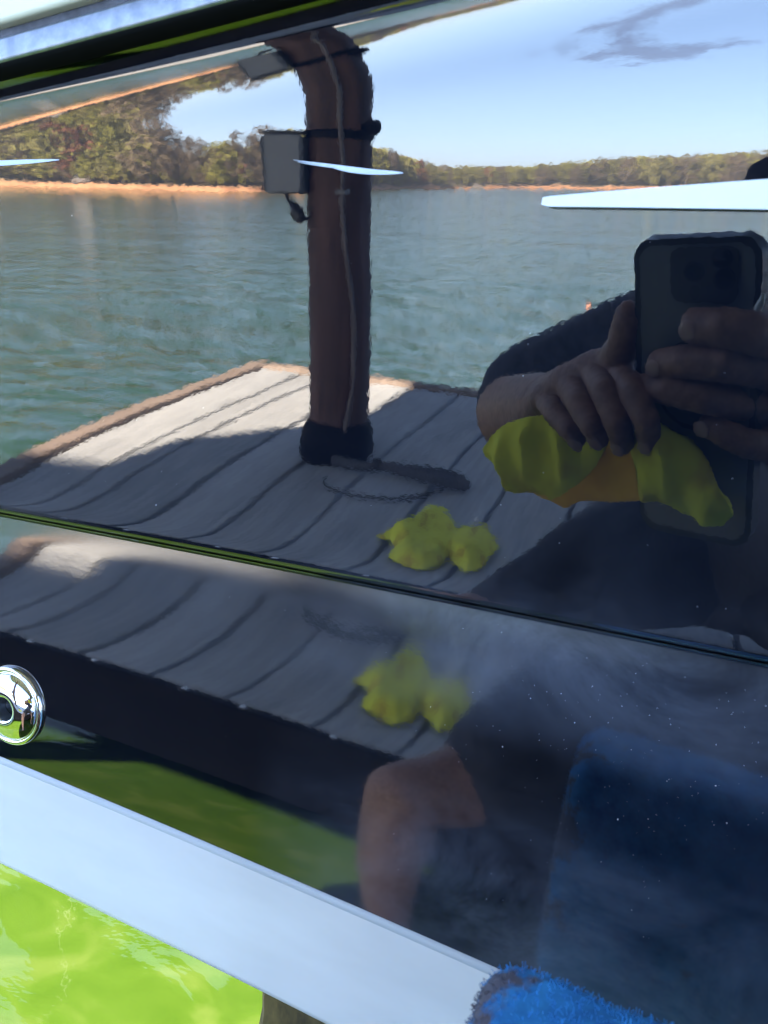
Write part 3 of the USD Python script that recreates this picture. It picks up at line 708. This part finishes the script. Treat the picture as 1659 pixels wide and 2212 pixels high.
person = thing('person', 'person in navy shirt and dark shorts leaning off the dock with a phone', 'person', (0.1, -1.05, 0.0))
PL0 = (0.1, -1.05, 0.0)
L_WR = (-0.104, -0.128, 0.492)
L_INDEX = [(-0.0527, -0.0509, 0.5369), (-0.0374, -0.0145, 0.5308), (-0.0269, -0.0041, 0.5193), (-0.0243, -0.0127, 0.5079)]
L_MIDDLE = [(-0.0673, -0.0609, 0.5316), (-0.0543, -0.0227, 0.5276), (-0.0438, -0.0102, 0.5154), (-0.0397, -0.0182, 0.504)]
L_RING = [(-0.0845, -0.0731, 0.5221), (-0.07, -0.0342, 0.5183), (-0.0594, -0.0204, 0.5107), (-0.0544, -0.0245, 0.504)]
L_PINKY = [(-0.1006, -0.0858, 0.5086), (-0.0872, -0.0511, 0.5079), (-0.0746, -0.0357, 0.5034), (-0.0687, -0.0388, 0.4989)]
L_THUMB = [(-0.0742, -0.100, 0.5147), (-0.0578, -0.062, 0.5331), (-0.0500, -0.0400, 0.5468), (-0.0480, -0.0330, 0.5597)]
R_INDEX = [(-0.0106, -0.0029, 0.5647), (0.0035, 0.0062, 0.5662), (0.0188, 0.008, 0.5654), (0.0401, -0.0151, 0.561)]
R_MIDDLE = [(-0.0259, -0.0143, 0.5467), (-0.0107, -0.0021, 0.5506), (0.0074, 0.0037, 0.552), (0.0407, -0.0174, 0.5473)]
R_RING = [(-0.0321, -0.0203, 0.5342), (-0.0178, -0.0082, 0.5354), (0.0017, -0.0034, 0.5347), (0.0418, -0.0215, 0.5302)]
R_PINKY = [(0.006, -0.0098, 0.5203), (0.015, -0.003, 0.5187), (0.0272, -0.0052, 0.515), (0.046, -0.0263, 0.5107)]


def hand(fingers, thumb, wrist, elbow, r=(0.0090, 0.0082, 0.0075, 0.0068)):
    ch = []
    for k, f in enumerate(fingers):
        s = 0.9 if k == 3 else 1.0
        ch.append([(wrist, 0.024), (f[-1] if len(f) > 4 else f[0], 0.0115 * s)])
        ch.append([(p_, q_ * s) for p_, q_ in zip(f, r)])
    kn = [f[0] for f in fingers]
    for a_, b_ in zip(kn[:-1], kn[1:]):
        ch.append([(a_, 0.0115), (b_, 0.0112)])
    ch.append([(wrist, 0.022), (thumb[0], 0.017), (thumb[1], 0.0115), (thumb[2], 0.0098), (thumb[3], 0.0082)])
    ch.append([(wrist, 0.0255), (np.array(wrist) * 0.6 + np.array(elbow) * 0.4, 0.029), (elbow, 0.031)])
    return bones(ch, 0.0032, 8)


L_EL, R_EL = (-0.182, -0.335, 0.447), (0.40, -0.36, 0.40)
R_INDEX, R_MIDDLE, R_RING, R_PINKY = R_INDEX[::-1], R_MIDDLE[::-1], R_RING[::-1], R_PINKY[::-1]
R_WR = (0.115, -0.100, 0.525)
R_THUMB = [(0.085, -0.080, 0.540), (0.055, -0.055, 0.553), (0.030, -0.040, 0.560), (0.008, -0.028, 0.563)]
L_SH, R_SH = (0.035, -0.56, 0.480), (0.40, -0.58, 0.47)
KNEE_L, KNEE_R = (-0.293, -0.545, 0.098), (0.27, -0.52, 0.14)
body = [
    [((0.03, -1.10, 0.15), 0.10), ((-0.11, -0.74, 0.165), 0.076), (KNEE_L, 0.058), ((-0.315, -0.56, -0.10), 0.052), ((-0.33, -0.60, -0.30), 0.036), ((-0.335, -0.60, -0.37), 0.036), ((-0.35, -0.46, -0.40), 0.028)],
    [((0.23, -1.10, 0.15), 0.10), ((0.25, -0.78, 0.17), 0.080), (KNEE_R, 0.060), ((0.28, -0.54, -0.08), 0.050), ((0.28, -0.58, -0.30), 0.036), ((0.28, -0.58, -0.37), 0.036), ((0.29, -0.44, -0.40), 0.028)],
    [((0.13, -1.10, 0.20), 0.125), ((0.19, -0.85, 0.33), 0.125), ((0.235, -0.62, 0.43), 0.115), ((0.235, -0.56, 0.51), 0.055), ((0.225, -0.52, 0.575), 0.052)],
    [(L_SH, 0.055), ((0.235, -0.62, 0.44), 0.10), (R_SH, 0.055)],
    [(L_SH, 0.055), (L_EL, 0.031)], [(R_SH, 0.055), (R_EL, 0.031)],
    [((0.225, -0.50, 0.60), 0.066), ((0.225, -0.51, 0.655), 0.080)], [((0.225, -0.51, 0.655), 0.080), ((0.225, -0.535, 0.655), 0.083)],
    [((0.225, -0.428, 0.618), 0.010), ((0.225, -0.418, 0.608), 0.012)],
    [((0.150, -0.515, 0.63), 0.012), ((0.148, -0.52, 0.645), 0.013)], [((0.300, -0.515, 0.63), 0.012), ((0.302, -0.52, 0.645), 0.013)],
]
body_mesh = bones(body, 0.014, 10)
lh = hand([L_INDEX, L_MIDDLE, L_RING, L_PINKY], L_THUMB, L_WR, L_EL)
rh = hand([R_INDEX, R_MIDDLE, R_RING, R_PINKY], R_THUMB, R_WR, R_EL)
whole = m3.Manifold(m3.Mesh(np.asarray(body_mesh.vertices, np.float32), np.asarray(body_mesh.faces, np.uint32)))
for h_ in (lh, rh):
    whole = whole + m3.Manifold(m3.Mesh(np.asarray(h_.vertices, np.float32), np.asarray(h_.faces, np.uint32)))
part('body', whole, SKIN, person, smooth=50, loc=PL0)
for f_ in (L_INDEX, L_MIDDLE, L_RING, L_PINKY, R_INDEX, R_MIDDLE, R_RING, R_PINKY):
    a_, b_ = np.array(f_[-2]), np.array(f_[-1]); ax = (b_ - a_) / np.linalg.norm(b_ - a_)
    up_ = CF - ax * (CF @ ax); up_ /= np.linalg.norm(up_); sd_ = np.cross(ax, up_)
    c_ = b_ - ax * 0.0006 + up_ * 0.0066
    nm = trimesh.creation.icosphere(2, 1.0); nm.apply_transform(np.block([[np.column_stack([ax * 0.0052, sd_ * 0.0042, up_ * 0.0011]), c_[:, None]], [np.zeros((1, 3)), np.ones((1, 1))]]))
    part('nail', nm, NAIL, person, smooth=True, loc=PL0)
gr = 0.006
shirt = [[((0.13, -1.08, 0.22), 0.130 + gr), ((0.19, -0.85, 0.33), 0.127 + gr), ((0.235, -0.62, 0.43), 0.118 + gr)],
         [(L_SH, 0.058 + gr), ((0.235, -0.62, 0.44), 0.104 + gr), (R_SH, 0.058 + gr)],
         [(L_SH, 0.060 + gr), ((-0.075, -0.44, 0.466), 0.052 + gr), ((-0.172, -0.352, 0.452), 0.040 + gr)], [(R_SH, 0.060 + gr), ((0.40, -0.39, 0.412), 0.047 + gr)]]
part('shirt', bones(shirt, 0.016, 6), SHIRT, person, smooth=True, loc=PL0)
shorts = [[((0.03, -1.10, 0.15), 0.118), ((-0.11, -0.74, 0.170), 0.090), ((-0.195, -0.645, 0.142), 0.082)], [((0.23, -1.10, 0.15), 0.118), ((0.25, -0.78, 0.17), 0.096), ((0.262, -0.64, 0.155), 0.084)],
          [((0.03, -1.10, 0.16), 0.115), ((0.23, -1.10, 0.16), 0.115)]]
part('shorts', bones(shorts, 0.016, 6), SHORTS, person, smooth=True, loc=PL0)
part('hair', bones([[((0.225, -0.545, 0.65), 0.086), ((0.225, -0.54, 0.62), 0.080)]], 0.012, 4), HAIR, person, smooth=True, loc=PL0)
cap = bones([[((0.225, -0.525, 0.668), 0.088), ((0.225, -0.54, 0.668), 0.088)], [((0.170, -0.41, 0.640), 0.012), ((0.240, -0.40, 0.642), 0.012), ((0.225, -0.50, 0.665), 0.06), ((0.170, -0.41, 0.640), 0.012)],
             [((0.205, -0.42, 0.638), 0.016), ((0.125, -0.44, 0.632), 0.022), ((0.180, -0.5, 0.655), 0.05)]], 0.010, 4)
cap = cat([cap, bones([[((0.15, -0.48, 0.668), 0.05), ((0.085, -0.44, 0.650), 0.032), ((0.030, -0.42, 0.635), 0.021)]], 0.010, 4)])
part('cap', cap, CAP, person, smooth=True, loc=PL0)
for x in (0.198, 0.254):
    e_ = part('eye', trimesh.creation.icosphere(2, 0.012).apply_translation([x, -0.443, 0.632]), STRIPE, person, smooth=True, loc=PL0)
    part('iris', trimesh.creation.icosphere(2, 0.0055).apply_translation([x, -0.4345, 0.632]), BLACK, e_, smooth=True, loc=PL0)
part('mouth', bones([[((0.205, -0.434, 0.588), .004), ((0.225, -0.430, 0.587), .006), ((0.245, -0.434, 0.588), .004)]], .003, 2), plain('lips', (0.36, 0.15, 0.13), 0.5), person, smooth=True, loc=PL0)

# ------------------------------------------------------------------ the boat
BOAT_LOC = (0.0, 0.23, WATER_Z)
boat = thing('motor_boat', 'glossy navy boat hull with white stripe, mirroring the dock and lake', 'boat', BOAT_LOC)


def hullpart(name, vq, mat, parent=boat, label=None, smooth=True):
    return part(name, vq, mat, parent, smooth=smooth, label=label, loc=BOAT_LOC)


u_up = np.concatenate([np.linspace(0, 0.12, 60), np.linspace(0.12, 0.72, 220)[1:], np.linspace(0.72, 1.0, 240)[1:], np.linspace(1.0, 1.015, 8)[1:]])
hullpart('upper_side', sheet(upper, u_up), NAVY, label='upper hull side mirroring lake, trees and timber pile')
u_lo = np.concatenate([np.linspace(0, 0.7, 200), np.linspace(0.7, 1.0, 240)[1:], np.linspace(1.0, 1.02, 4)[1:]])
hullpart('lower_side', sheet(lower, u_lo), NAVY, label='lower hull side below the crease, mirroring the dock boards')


def crease_strip(profile):
    """A moulding that runs along the crease; profile in metres (out, up) from the foot of the upper panel."""
    pr_ = np.array(profile); e = upper(XS, np.zeros_like(XS))
    return grid(e[:, None, :] + np.stack([0 * pr_[:, 0], -pr_[:, 0], pr_[:, 1]], -1)[None])


a1 = np.linspace(0, np.radians(78), 26)
roll1 = np.column_stack([-0.0030 * (1 - np.cos(a1)), -0.0030 * np.sin(a1)])
hullpart('crease_roll', crease_strip(roll1), NAVY)
b0 = roll1[-1] + [0.0001, -0.0004]
a2 = np.linspace(np.radians(30), np.radians(98), 34)
roll2 = np.column_stack([b0[0] + 0.0004 + 0.0054 * (np.cos(a2) - np.cos(np.radians(30))), b0[1] - 0.0054 * (np.sin(a2) - np.sin(np.radians(30)))])
roll2 = np.vstack([roll2, roll2[-1] + [-0.004, 0.0]])
hullpart('crease_bead', crease_strip(roll2), NAVY)

# white stripe and its grey edge, then the bottom
def low_edge(dy, dz):
    e = lower(XS, np.zeros_like(XS)); return e + np.array([0, -dy, dz])


st = [(0.0006, -0.0030), (0.0010, -0.0036), (0.0030, -0.020), (0.0042, -0.040), (0.0044, -0.0565), (0.0030, -0.0605), (-0.002, -0.063)]
hullpart('white_stripe', grid(np.stack([low_edge(*p_) for p_ in st[::-1]], 1)), STRIPE, label='broad white stripe along the foot of the hull')
ed = [(-0.0004, 0.0006), (0.0006, 0.0002), (0.0012, -0.0012), (0.0013, -0.0026), (0.0006, -0.0034)]
hullpart('stripe_edge', grid(np.stack([low_edge(*p_) for p_ in ed[::-1]], 1)), STRIPE_EDGE)
e0 = low_edge(-0.002, -0.063); FAR_Y = 1.60
yy = np.array([0, 0.02, 0.10, 0.35, 0.75, 1.0])
bot = np.stack([e0 * [1, 0, 1] + np.stack([0 * XS, e0[:, 1] * (1 - t_) + (FAR_Y - 0.02) * t_, 0 * XS - 0.012 * math.sin(math.pi * t_)], -1) for t_ in yy], 1)
hullpart('bottom', grid(bot[:, ::-1]), STRIPE)

# under the rail: black strip, rail, insert, cream gunwale, deck
def top_edge(dy, dz):
    e = upper(XS, np.full_like(XS, 1.0)); return e + np.array([0, -dy, dz])


gk = [(-0.0004, -0.0048), (0.0010, -0.0048), (0.0030, -0.0046), (0.0058, -0.0040), (0.0072, -0.0033), (0.0074, -0.0028)]
hullpart('gasket', grid(np.stack([top_edge(*p_) for p_ in gk], 1)), RUBBER, label='black strip under the rub rail')
rl = [(0.0062, -0.0030), (0.0074, -0.0029), (0.0079, -0.0023), (0.0081, -0.0015), (0.0079, 0.0012), (0.0076, 0.0040), (0.0070, 0.0050), (0.0058, 0.0055), (0.0030, 0.0056)]
hullpart('rub_rail', grid(np.stack([top_edge(*p_) for p_ in rl], 1)), ALU, label='pitted aluminium rub rail')
ins = [(0.0048, 0.0057), (0.0040, 0.0061), (0.0036, 0.0075), (0.0040, 0.0092), (0.0030, 0.0098)]
hullpart('rail_insert', grid(np.stack([top_edge(*p_) for p_ in ins], 1)), INSERT)
gw = [(0.0010, 0.0093), (0.0060, 0.0094), (0.0074, 0.0099), (0.0080, 0.0110), (0.0078, 0.0400), (0.0020, 0.0560), (-0.010, 0.0650), (-0.030, 0.0690), (-0.12, 0.0720)]
hullpart('gunwale', grid(np.stack([top_edge(*p_) for p_ in gw], 1)), CREAM, label='cream gunwale above the rub rail')
t0_, f0_ = top_edge(-0.12, 0.072), None
dk = np.stack([t0_ * [1, 0, 1] + np.stack([0 * XS, t0_[:, 1] * (1 - k_) + (FAR_Y - 0.05) * k_, 0 * XS + 0.02 * math.sin(math.pi * k_)], -1) for k_ in (0, .25, .5, .75, 1)], 1)
hullpart('deck', grid(dk), CREAM)
fa, fb = dk[:, -1], bot[:, -1]
hullpart('far_side', grid(np.stack([fa, fa * .5 + fb * .5 + [0, .06, 0], fb], 1)), NAVY)
ring = [upper(np.array(STERN), np.array(k_)) for k_ in np.linspace(1, 0, 6)] + [lower(np.array(STERN), np.array(k_)) for k_ in np.linspace(1, 0, 6)] + list(bot[0]) + [fa[0] * .5 + fb[0] * .5 + [0, .06, 0]] + list(dk[0][::-1])
ring = np.array(ring); ct = ring.mean(0)
hullpart('transom', (np.vstack([ring, ct]), np.array([[i, (i + 1) % len(ring), len(ring)] for i in range(len(ring))])), NAVY, smooth=False)
ring2 = np.array([upper(np.array(BOW), np.array(k_)) for k_ in np.linspace(1, 0, 6)] + [lower(np.array(BOW), np.array(k_)) for k_ in np.linspace(1, 0, 6)] + list(bot[-1]) + [fa[-1] * .5 + fb[-1] * .5 + [0, .06, 0]] + list(dk[-1][::-1]))
hullpart('bow_end', (np.vstack([ring2, ring2.mean(0)]), np.array([[(i + 1) % len(ring2), i, len(ring2)] for i in range(len(ring2))])), NAVY, smooth=False)
hullpart('windscreen', box(-0.2, 1.2, 0.62, 0.635, 0.76, 0.98, 0.004), LENS)


def on_hull(poly, lift, thick, step=0.002):
    """A flat shape (x, z) laid on the hull's face, its front lift + thick proud of it."""
    al, F, dist = fill(poly, step)
    Vv = []
    for x, z in al:
        y = hull_y(x, z); s_ = (hull_y(x, z + 1e-3) - hull_y(x, z - 1e-3)) / 2e-3; n = np.array([0, -1, s_]) / math.hypot(1, s_)
        Vv.append((np.array([x, y, z]), n))
    Pn = np.array([p_ + n_ * (lift + thick) for p_, n_ in Vv]); nn = np.array([n_ for _, n_ in Vv])
    fn = np.einsum('ij,ij->i', np.cross(Pn[F[:, 1]] - Pn[F[:, 0]], Pn[F[:, 2]] - Pn[F[:, 0]]), nn[F[:, 0]])
    F[fn < 0] = F[fn < 0][:, ::-1]
    return thicken(Pn, F, nn * thick)


# white moulded trim with a rounded end
arc = [(-0.0537 + 0.0014 * math.cos(t_), 0.6242 + 0.0013 * math.sin(t_)) for t_ in np.linspace(-np.pi / 2, -3 * np.pi / 2, 14)]
trim_poly = [(0.30, 0.6238), (0.0, 0.6235)] + arc + [(-0.04, 0.6268), (-0.0245, 0.6282), (0.003, 0.6305), (0.03, 0.6325), (0.06, 0.634), (0.30, 0.640)]
hullpart('white_trim', on_hull(trim_poly, 0.0008, 0.0042, 0.003), WHITE_TRIM, smooth=30, label='raised white tapering trim with a rounded end')
sc = np.random.default_rng(5)
def streak(pts, w):
    pts = spline(pts, 24); ww = w * np.sin(np.pi * np.linspace(0.02, 0.98, 24)) ** 0.7
    return [(x, z + h_) for (x, z), h_ in zip(pts, ww)] + [(x, z - h_) for (x, z), h_ in list(zip(pts, ww))[::-1]]
ms = [on_hull(streak([(-0.30, 0.6330), (-0.265, 0.6338), (-0.250, 0.6345), (-0.2372, 0.6351)], 0.0009), 0.0001, 0.00008, 0.001)]
hullpart('scuff', ms[0], SCUFF, smooth=True, label='pale scuff at the left of the hull')
ms = [on_hull(streak([(-0.125, 0.6335), (-0.118, 0.6325), (-0.110, 0.6320), (-0.0995, 0.6318)], 0.00075), 0.0001, 0.00008, 0.001)]
for k in range(7):
    x0 = -0.1385 + 0.0022 * k * sc.uniform(.6, 1.1); z0 = 0.6352 - 0.00018 * k + sc.uniform(-.0003, .0003)
    ms.append(on_hull(streak([(x0, z0), (x0 + 0.007, z0 - 0.0009), (x0 + 0.014, z0 - 0.0016), (x0 + 0.022, z0 - 0.0021)], sc.uniform(.00010, .00024)), 0.00012 + 0.00001 * k, 0.00005, 0.001))
hullpart('scuff', cat(ms), SCUFF, smooth=True, label='pale brushed scuff across the mirrored pile')
# small white specks: too many to pick apart
dv, df = [], []
ds = np.random.default_rng(12)
for k in range(250):
    if k < 190:
        x, z = ds.normal(-0.005, 0.035), ds.normal(0.455, 0.028)
    else:
        x, z = ds.uniform(-0.25, 0.06), ds.uniform(0.37, 0.62)
    if not (0.36 < z < 0.64) or abs(z - 0.4995 - 0.033 * x) < 0.012:
        continue
    s_ = ds.uniform(0.00004, 0.00009) * (2.0 if ds.uniform() < 0.05 else 1); y = hull_y(x, z) - 0.00012
    m_ = trimesh.creation.icosphere(0, s_); m_.apply_scale([1, 0.5, ds.uniform(1, 1.8)]); m_.apply_translation([x, y, z]); dv.append(m_)
part('dust_specks', cat(dv), SPECK, boat, kind='stuff', loc=BOAT_LOC)

# chrome drain fitting
fx, fz = -0.2872, 0.3890
fy = hull_y(fx, fz); s_ = (hull_y(fx, fz + 1e-3) - hull_y(fx, fz - 1e-3)) / 2e-3; sx_ = (hull_y(fx + 1e-3, fz) - hull_y(fx - 1e-3, fz)) / 2e-3
fn_ = np.array([sx_, -1, s_]); fn_ /= np.linalg.norm(fn_)
fu = np.array([0, 0, 1.0]) - fn_ * fn_[2]; fu /= np.linalg.norm(fu); fr = np.cross(fu, fn_)
FM = np.eye(4); FM[:3, 0], FM[:3, 1], FM[:3, 2], FM[:3, 3] = fr * 0.93, fu * 0.93, fn_ * 0.8, (fx - 0.0005, fy, fz)


def lathe(prof, n=96):
    prof = np.array(prof); t_ = np.linspace(0, 2 * np.pi, n + 1)
    P_ = np.stack([prof[:, 0][None] * np.cos(t_)[:, None], prof[:, 0][None] * np.sin(t_)[:, None], np.broadcast_to(prof[:, 1][None], (n + 1, len(prof)))], -1)
    v_, q_ = grid(P_[:, ::-1]); return placed(trimesh.Trimesh(v_, np.vstack([q_[:, [0, 1, 2]], q_[:, [0, 2, 3]]]), process=False), FM)


drain = hullpart('drain_fitting', lathe(spline([(0.0214, -0.0004), (0.0216, 0.0010), (0.0210, 0.0024), (0.0198, 0.0030), (0.0188, 0.0026), (0.0184, 0.0020)], 30)), CHROME, label='round chrome drain fitting')
hullpart('dome', lathe(spline([(0.0184, 0.0021), (0.0176, 0.0036), (0.0150, 0.0058), (0.0115, 0.0074), (0.0085, 0.0080), (0.0070, 0.0078), (0.0063, 0.0070)], 40)), CHROME, drain)
hullpart('bore', lathe(spline([(0.0063, 0.0070), (0.0058, 0.0050), (0.0057, 0.0), (0.0056, -0.02), (0.0, -0.021)], 30)), ALU, drain)
sl_ = []
for t_ in np.linspace(-1.05, -0.35, 9):
    sl_.append(m3.Manifold.sphere(0.0016 + 0.0005 * math.sin(9 * t_), 12).translate((0.0222 * math.cos(t_), 0.0222 * math.sin(t_), 0.0002)))
sl_ = m3.Manifold.batch_boolean(sl_, m3.OpType.Add)
hullpart('sealant', placed(tm(sl_)), SEAL, drain)

# ------------------------------------------------------------------ blue carpeted guide in front of the hull
gl = np.array([0.10, 0.16, 0.30])
guide = thing('carpeted_guide', 'bright blue carpet-covered guide with a worn brown end beside the hull', 'carpet guide', gl)
CARPET = lib('blue_carpet', {
    'g': ('geometry', {}), 'm': ('mapping', {'scale': (1, 1, 1)}), 'n': ('noise_texture', {'scale': 90.0, 'detail': 4.0, 'roughness': 0.7}), 'n2': ('noise_texture', {'scale': 52.0, 'detail': 4.0, 'roughness': 0.65}),
    'r': ('rgb_ramp', {'ramp': [(0.3, (0.010, 0.13, 0.42)), (0.7, (0.040, 0.31, 0.74))]}), 'sep': ('separate_xyz', {}),
    'e': ('map_range', {'from_min': -0.030, 'from_max': -0.012, 'to_min': 0.24, 'to_max': 0.0, 'clamp': True}), 'ad': ('math', {'math_type': 'add'}),
    'w': ('map_range', {'from_min': 0.63, 'from_max': 0.72, 'to_min': 0.0, 'to_max': 0.85, 'clamp': True}), 'mx': ('mix', {'mix_type': 'mix', 'color2': (0.11, 0.075, 0.06)}),
    'p': ('principled_bsdf', {'roughness': 0.9})},
    [('g.position', 'm.vector'), ('m.vector', 'n.vector'), ('m.vector', 'n2.vector'), ('n.fac', 'r.fac'), ('g.position', 'sep.vector'), ('sep.x', 'e.value'), ('e.result', 'ad.value1'), ('n2.fac', 'ad.value2'),
     ('ad.value', 'w.value'), ('r.color', 'mx.color1'), ('w.result', 'mx.fac'), ('mx.color', 'p.base_color')])
core = m3.Manifold.batch_hull([ball((x, y, z), 0.012) for x in (-0.017, 0.40) for y in (0.122, 0.160) for z in (0.05, 0.4140)])
core = tm(core.rotate((0, -5, 0)).translate((-0.036, 0, 0.0)) if False else core.refine_to_length(0.012))
core = tm(m3.Manifold(m3.Mesh(np.asarray(core.vertices, np.float32), np.asarray(core.faces, np.uint32))).refine_to_length(0.006))
core.vertices += (meshkit.fbm(core.vertices * 60, 3, 6)[:, None] - 0.5) * 0.004
core.fix_normals()
part('carpet', core, CARPET, guide, smooth=True, loc=gl)
fp, fi = trimesh.sample.sample_surface(core, 220000, seed=4)
ok = (fp[:, 2] > 0.33) & (fp[:, 0] < 0.10) & ((fp[:, 1] < 0.171))
fp, fi = fp[ok], fi[ok]; fnn = core.face_normals[fi]
fr_ = np.random.default_rng(8)
lay = fr_.normal(0, 0.55, fp.shape); L_ = fr_.uniform(0.0005, 0.0014, (len(fp), 1))
d1 = fnn + lay; d1 /= np.linalg.norm(d1, axis=1, keepdims=True); d2 = d1 + fr_.normal(0, 0.6, fp.shape); d2 /= np.linalg.norm(d2, axis=1, keepdims=True)
curl = np.stack([fp - gl, fp - gl + d1 * L_ * 0.55, fp - gl + d1 * L_ * 0.55 + d2 * L_ * 0.55, fp - gl + d1 * L_ * 0.5 + d2 * L_ * 0.9], 1)
bc = UsdGeom.BasisCurves.Define(stage, str(guide.GetPath()) + '/pile_fibres')
bc.CreateTypeAttr('linear'); bc.CreatePointsAttr(Vt.Vec3fArray.FromNumpy(curl.reshape(-1, 3).astype(np.float32)))
bc.CreateCurveVertexCountsAttr(Vt.IntArray.FromNumpy(np.full(len(fp), 4, np.int32))); bc.CreateWidthsAttr(Vt.FloatArray.FromNumpy(np.full(len(fp) * 4, 0.00017, np.float32))); bc.SetWidthsInterpolation('vertex')
UsdShade.MaterialBindingAPI.Apply(bc.GetPrim()).Bind(CARPET); keys(bc.GetPrim(), kind='stuff')
part('stake', box(0.05, 0.14, 0.120, 0.165, -1.2, 0.055, 0.004), FASCIA, guide, loc=gl)

# ------------------------------------------------------------------ lift leg under the hull, and the unseen roof shaped to shade the dock
LEG = grained('algae_stained_timber', (0.030, 0.017, 0.004), (0.13, 0.085, 0.022), (26, 26, 14), 0.8, 0.003)
ll = thing('lift_leg', 'brown algae-stained timber leg standing in the water under the hull', 'post', (-0.35, 0.77, WATER_Z))
lg = box(-0.42, -0.28, 0.70, 0.84, -1.6, 0.20, 0.008).subdivide_to_size(0.03)
lg.vertices += (meshkit.fbm(lg.vertices * 22, 3, 3)[:, None] - 0.5) * 0.012
part('timber', lg, LEG, ll, smooth=30, loc=(-0.35, 0.77, WATER_Z))
part('cap_plate', box(-0.44, -0.26, 0.68, 0.86, 0.202, 0.215, 0.003), GREY_DARK, ll, loc=(-0.35, 0.77, WATER_Z))

rf = thing('dock_roof', 'unseen tin roof shading the dock and slip, carried by timber piles', 'roof', (0, 0, 3.1))  # out of view, placed to shade the boards and cut skylight
RL = (0, 0, 3.1)
ROOF_UNDER = wood('brown_roof_boards', (0.10, 0.075, 0.055), (0.19, 0.15, 0.115))
roof_plan = np.array([(-2.72, -3.4), (4.8, -3.4), (4.8, 3.40), (-4.4, 3.40), (-4.1, 3.12), (-3.28, 3.06), (-3.22, 2.82), (-2.95, 2.55), (-2.77, 2.42)])  # unseen outline, notched to leave the far dock corner in sun
part('tin_sheet', tm(m3.Manifold.extrude(m3.CrossSection([roof_plan]), 0.03).translate((0, 0, 3.20))), plain('roof_tin', (0.35, 0.36, 0.38), 0.5), rf, loc=RL)
for k in range(14):
    x = -2.66 + 0.5 * k
    part('rafter', box(x, x + 0.045, -2.95, 2.35, 3.05, 3.198), ROOF_UNDER, rf, loc=RL)
part('eave_board', box(-4.4, 4.2, 3.402, 3.43, 2.89, 3.26, 0.003), ROOF_UNDER, rf, loc=RL)  # out of view, depth set to shade boards but not slip water
for x, y in ((1.7, -1.77), (-2.62, 2.30), (1.7, 2.25)):
    part('pile', tube([[x, y, -1.6], [x, y, 3.198]], [0.095, 0.09], 24), PILE, rf, smooth=40, loc=RL)

# ------------------------------------------------------------------ the air over the lake
HAZE = usdkit.material(stage, '/World/Looks/haze', {'v': ('principled_volume', {'color': (0.80, 0.89, 1.0), 'density': 0.0006, 'anisotropy': 0.3})}, [], volume='v.volume')
keys(usdkit.mesh(stage, '/World/haze', trimesh.creation.box(bounds=[[-2300, -2300, -2.7], [2300, 2300, 60.0]]), HAZE).GetPrim(), 'thin haze hanging over the lake', 'haze', kind='stuff')
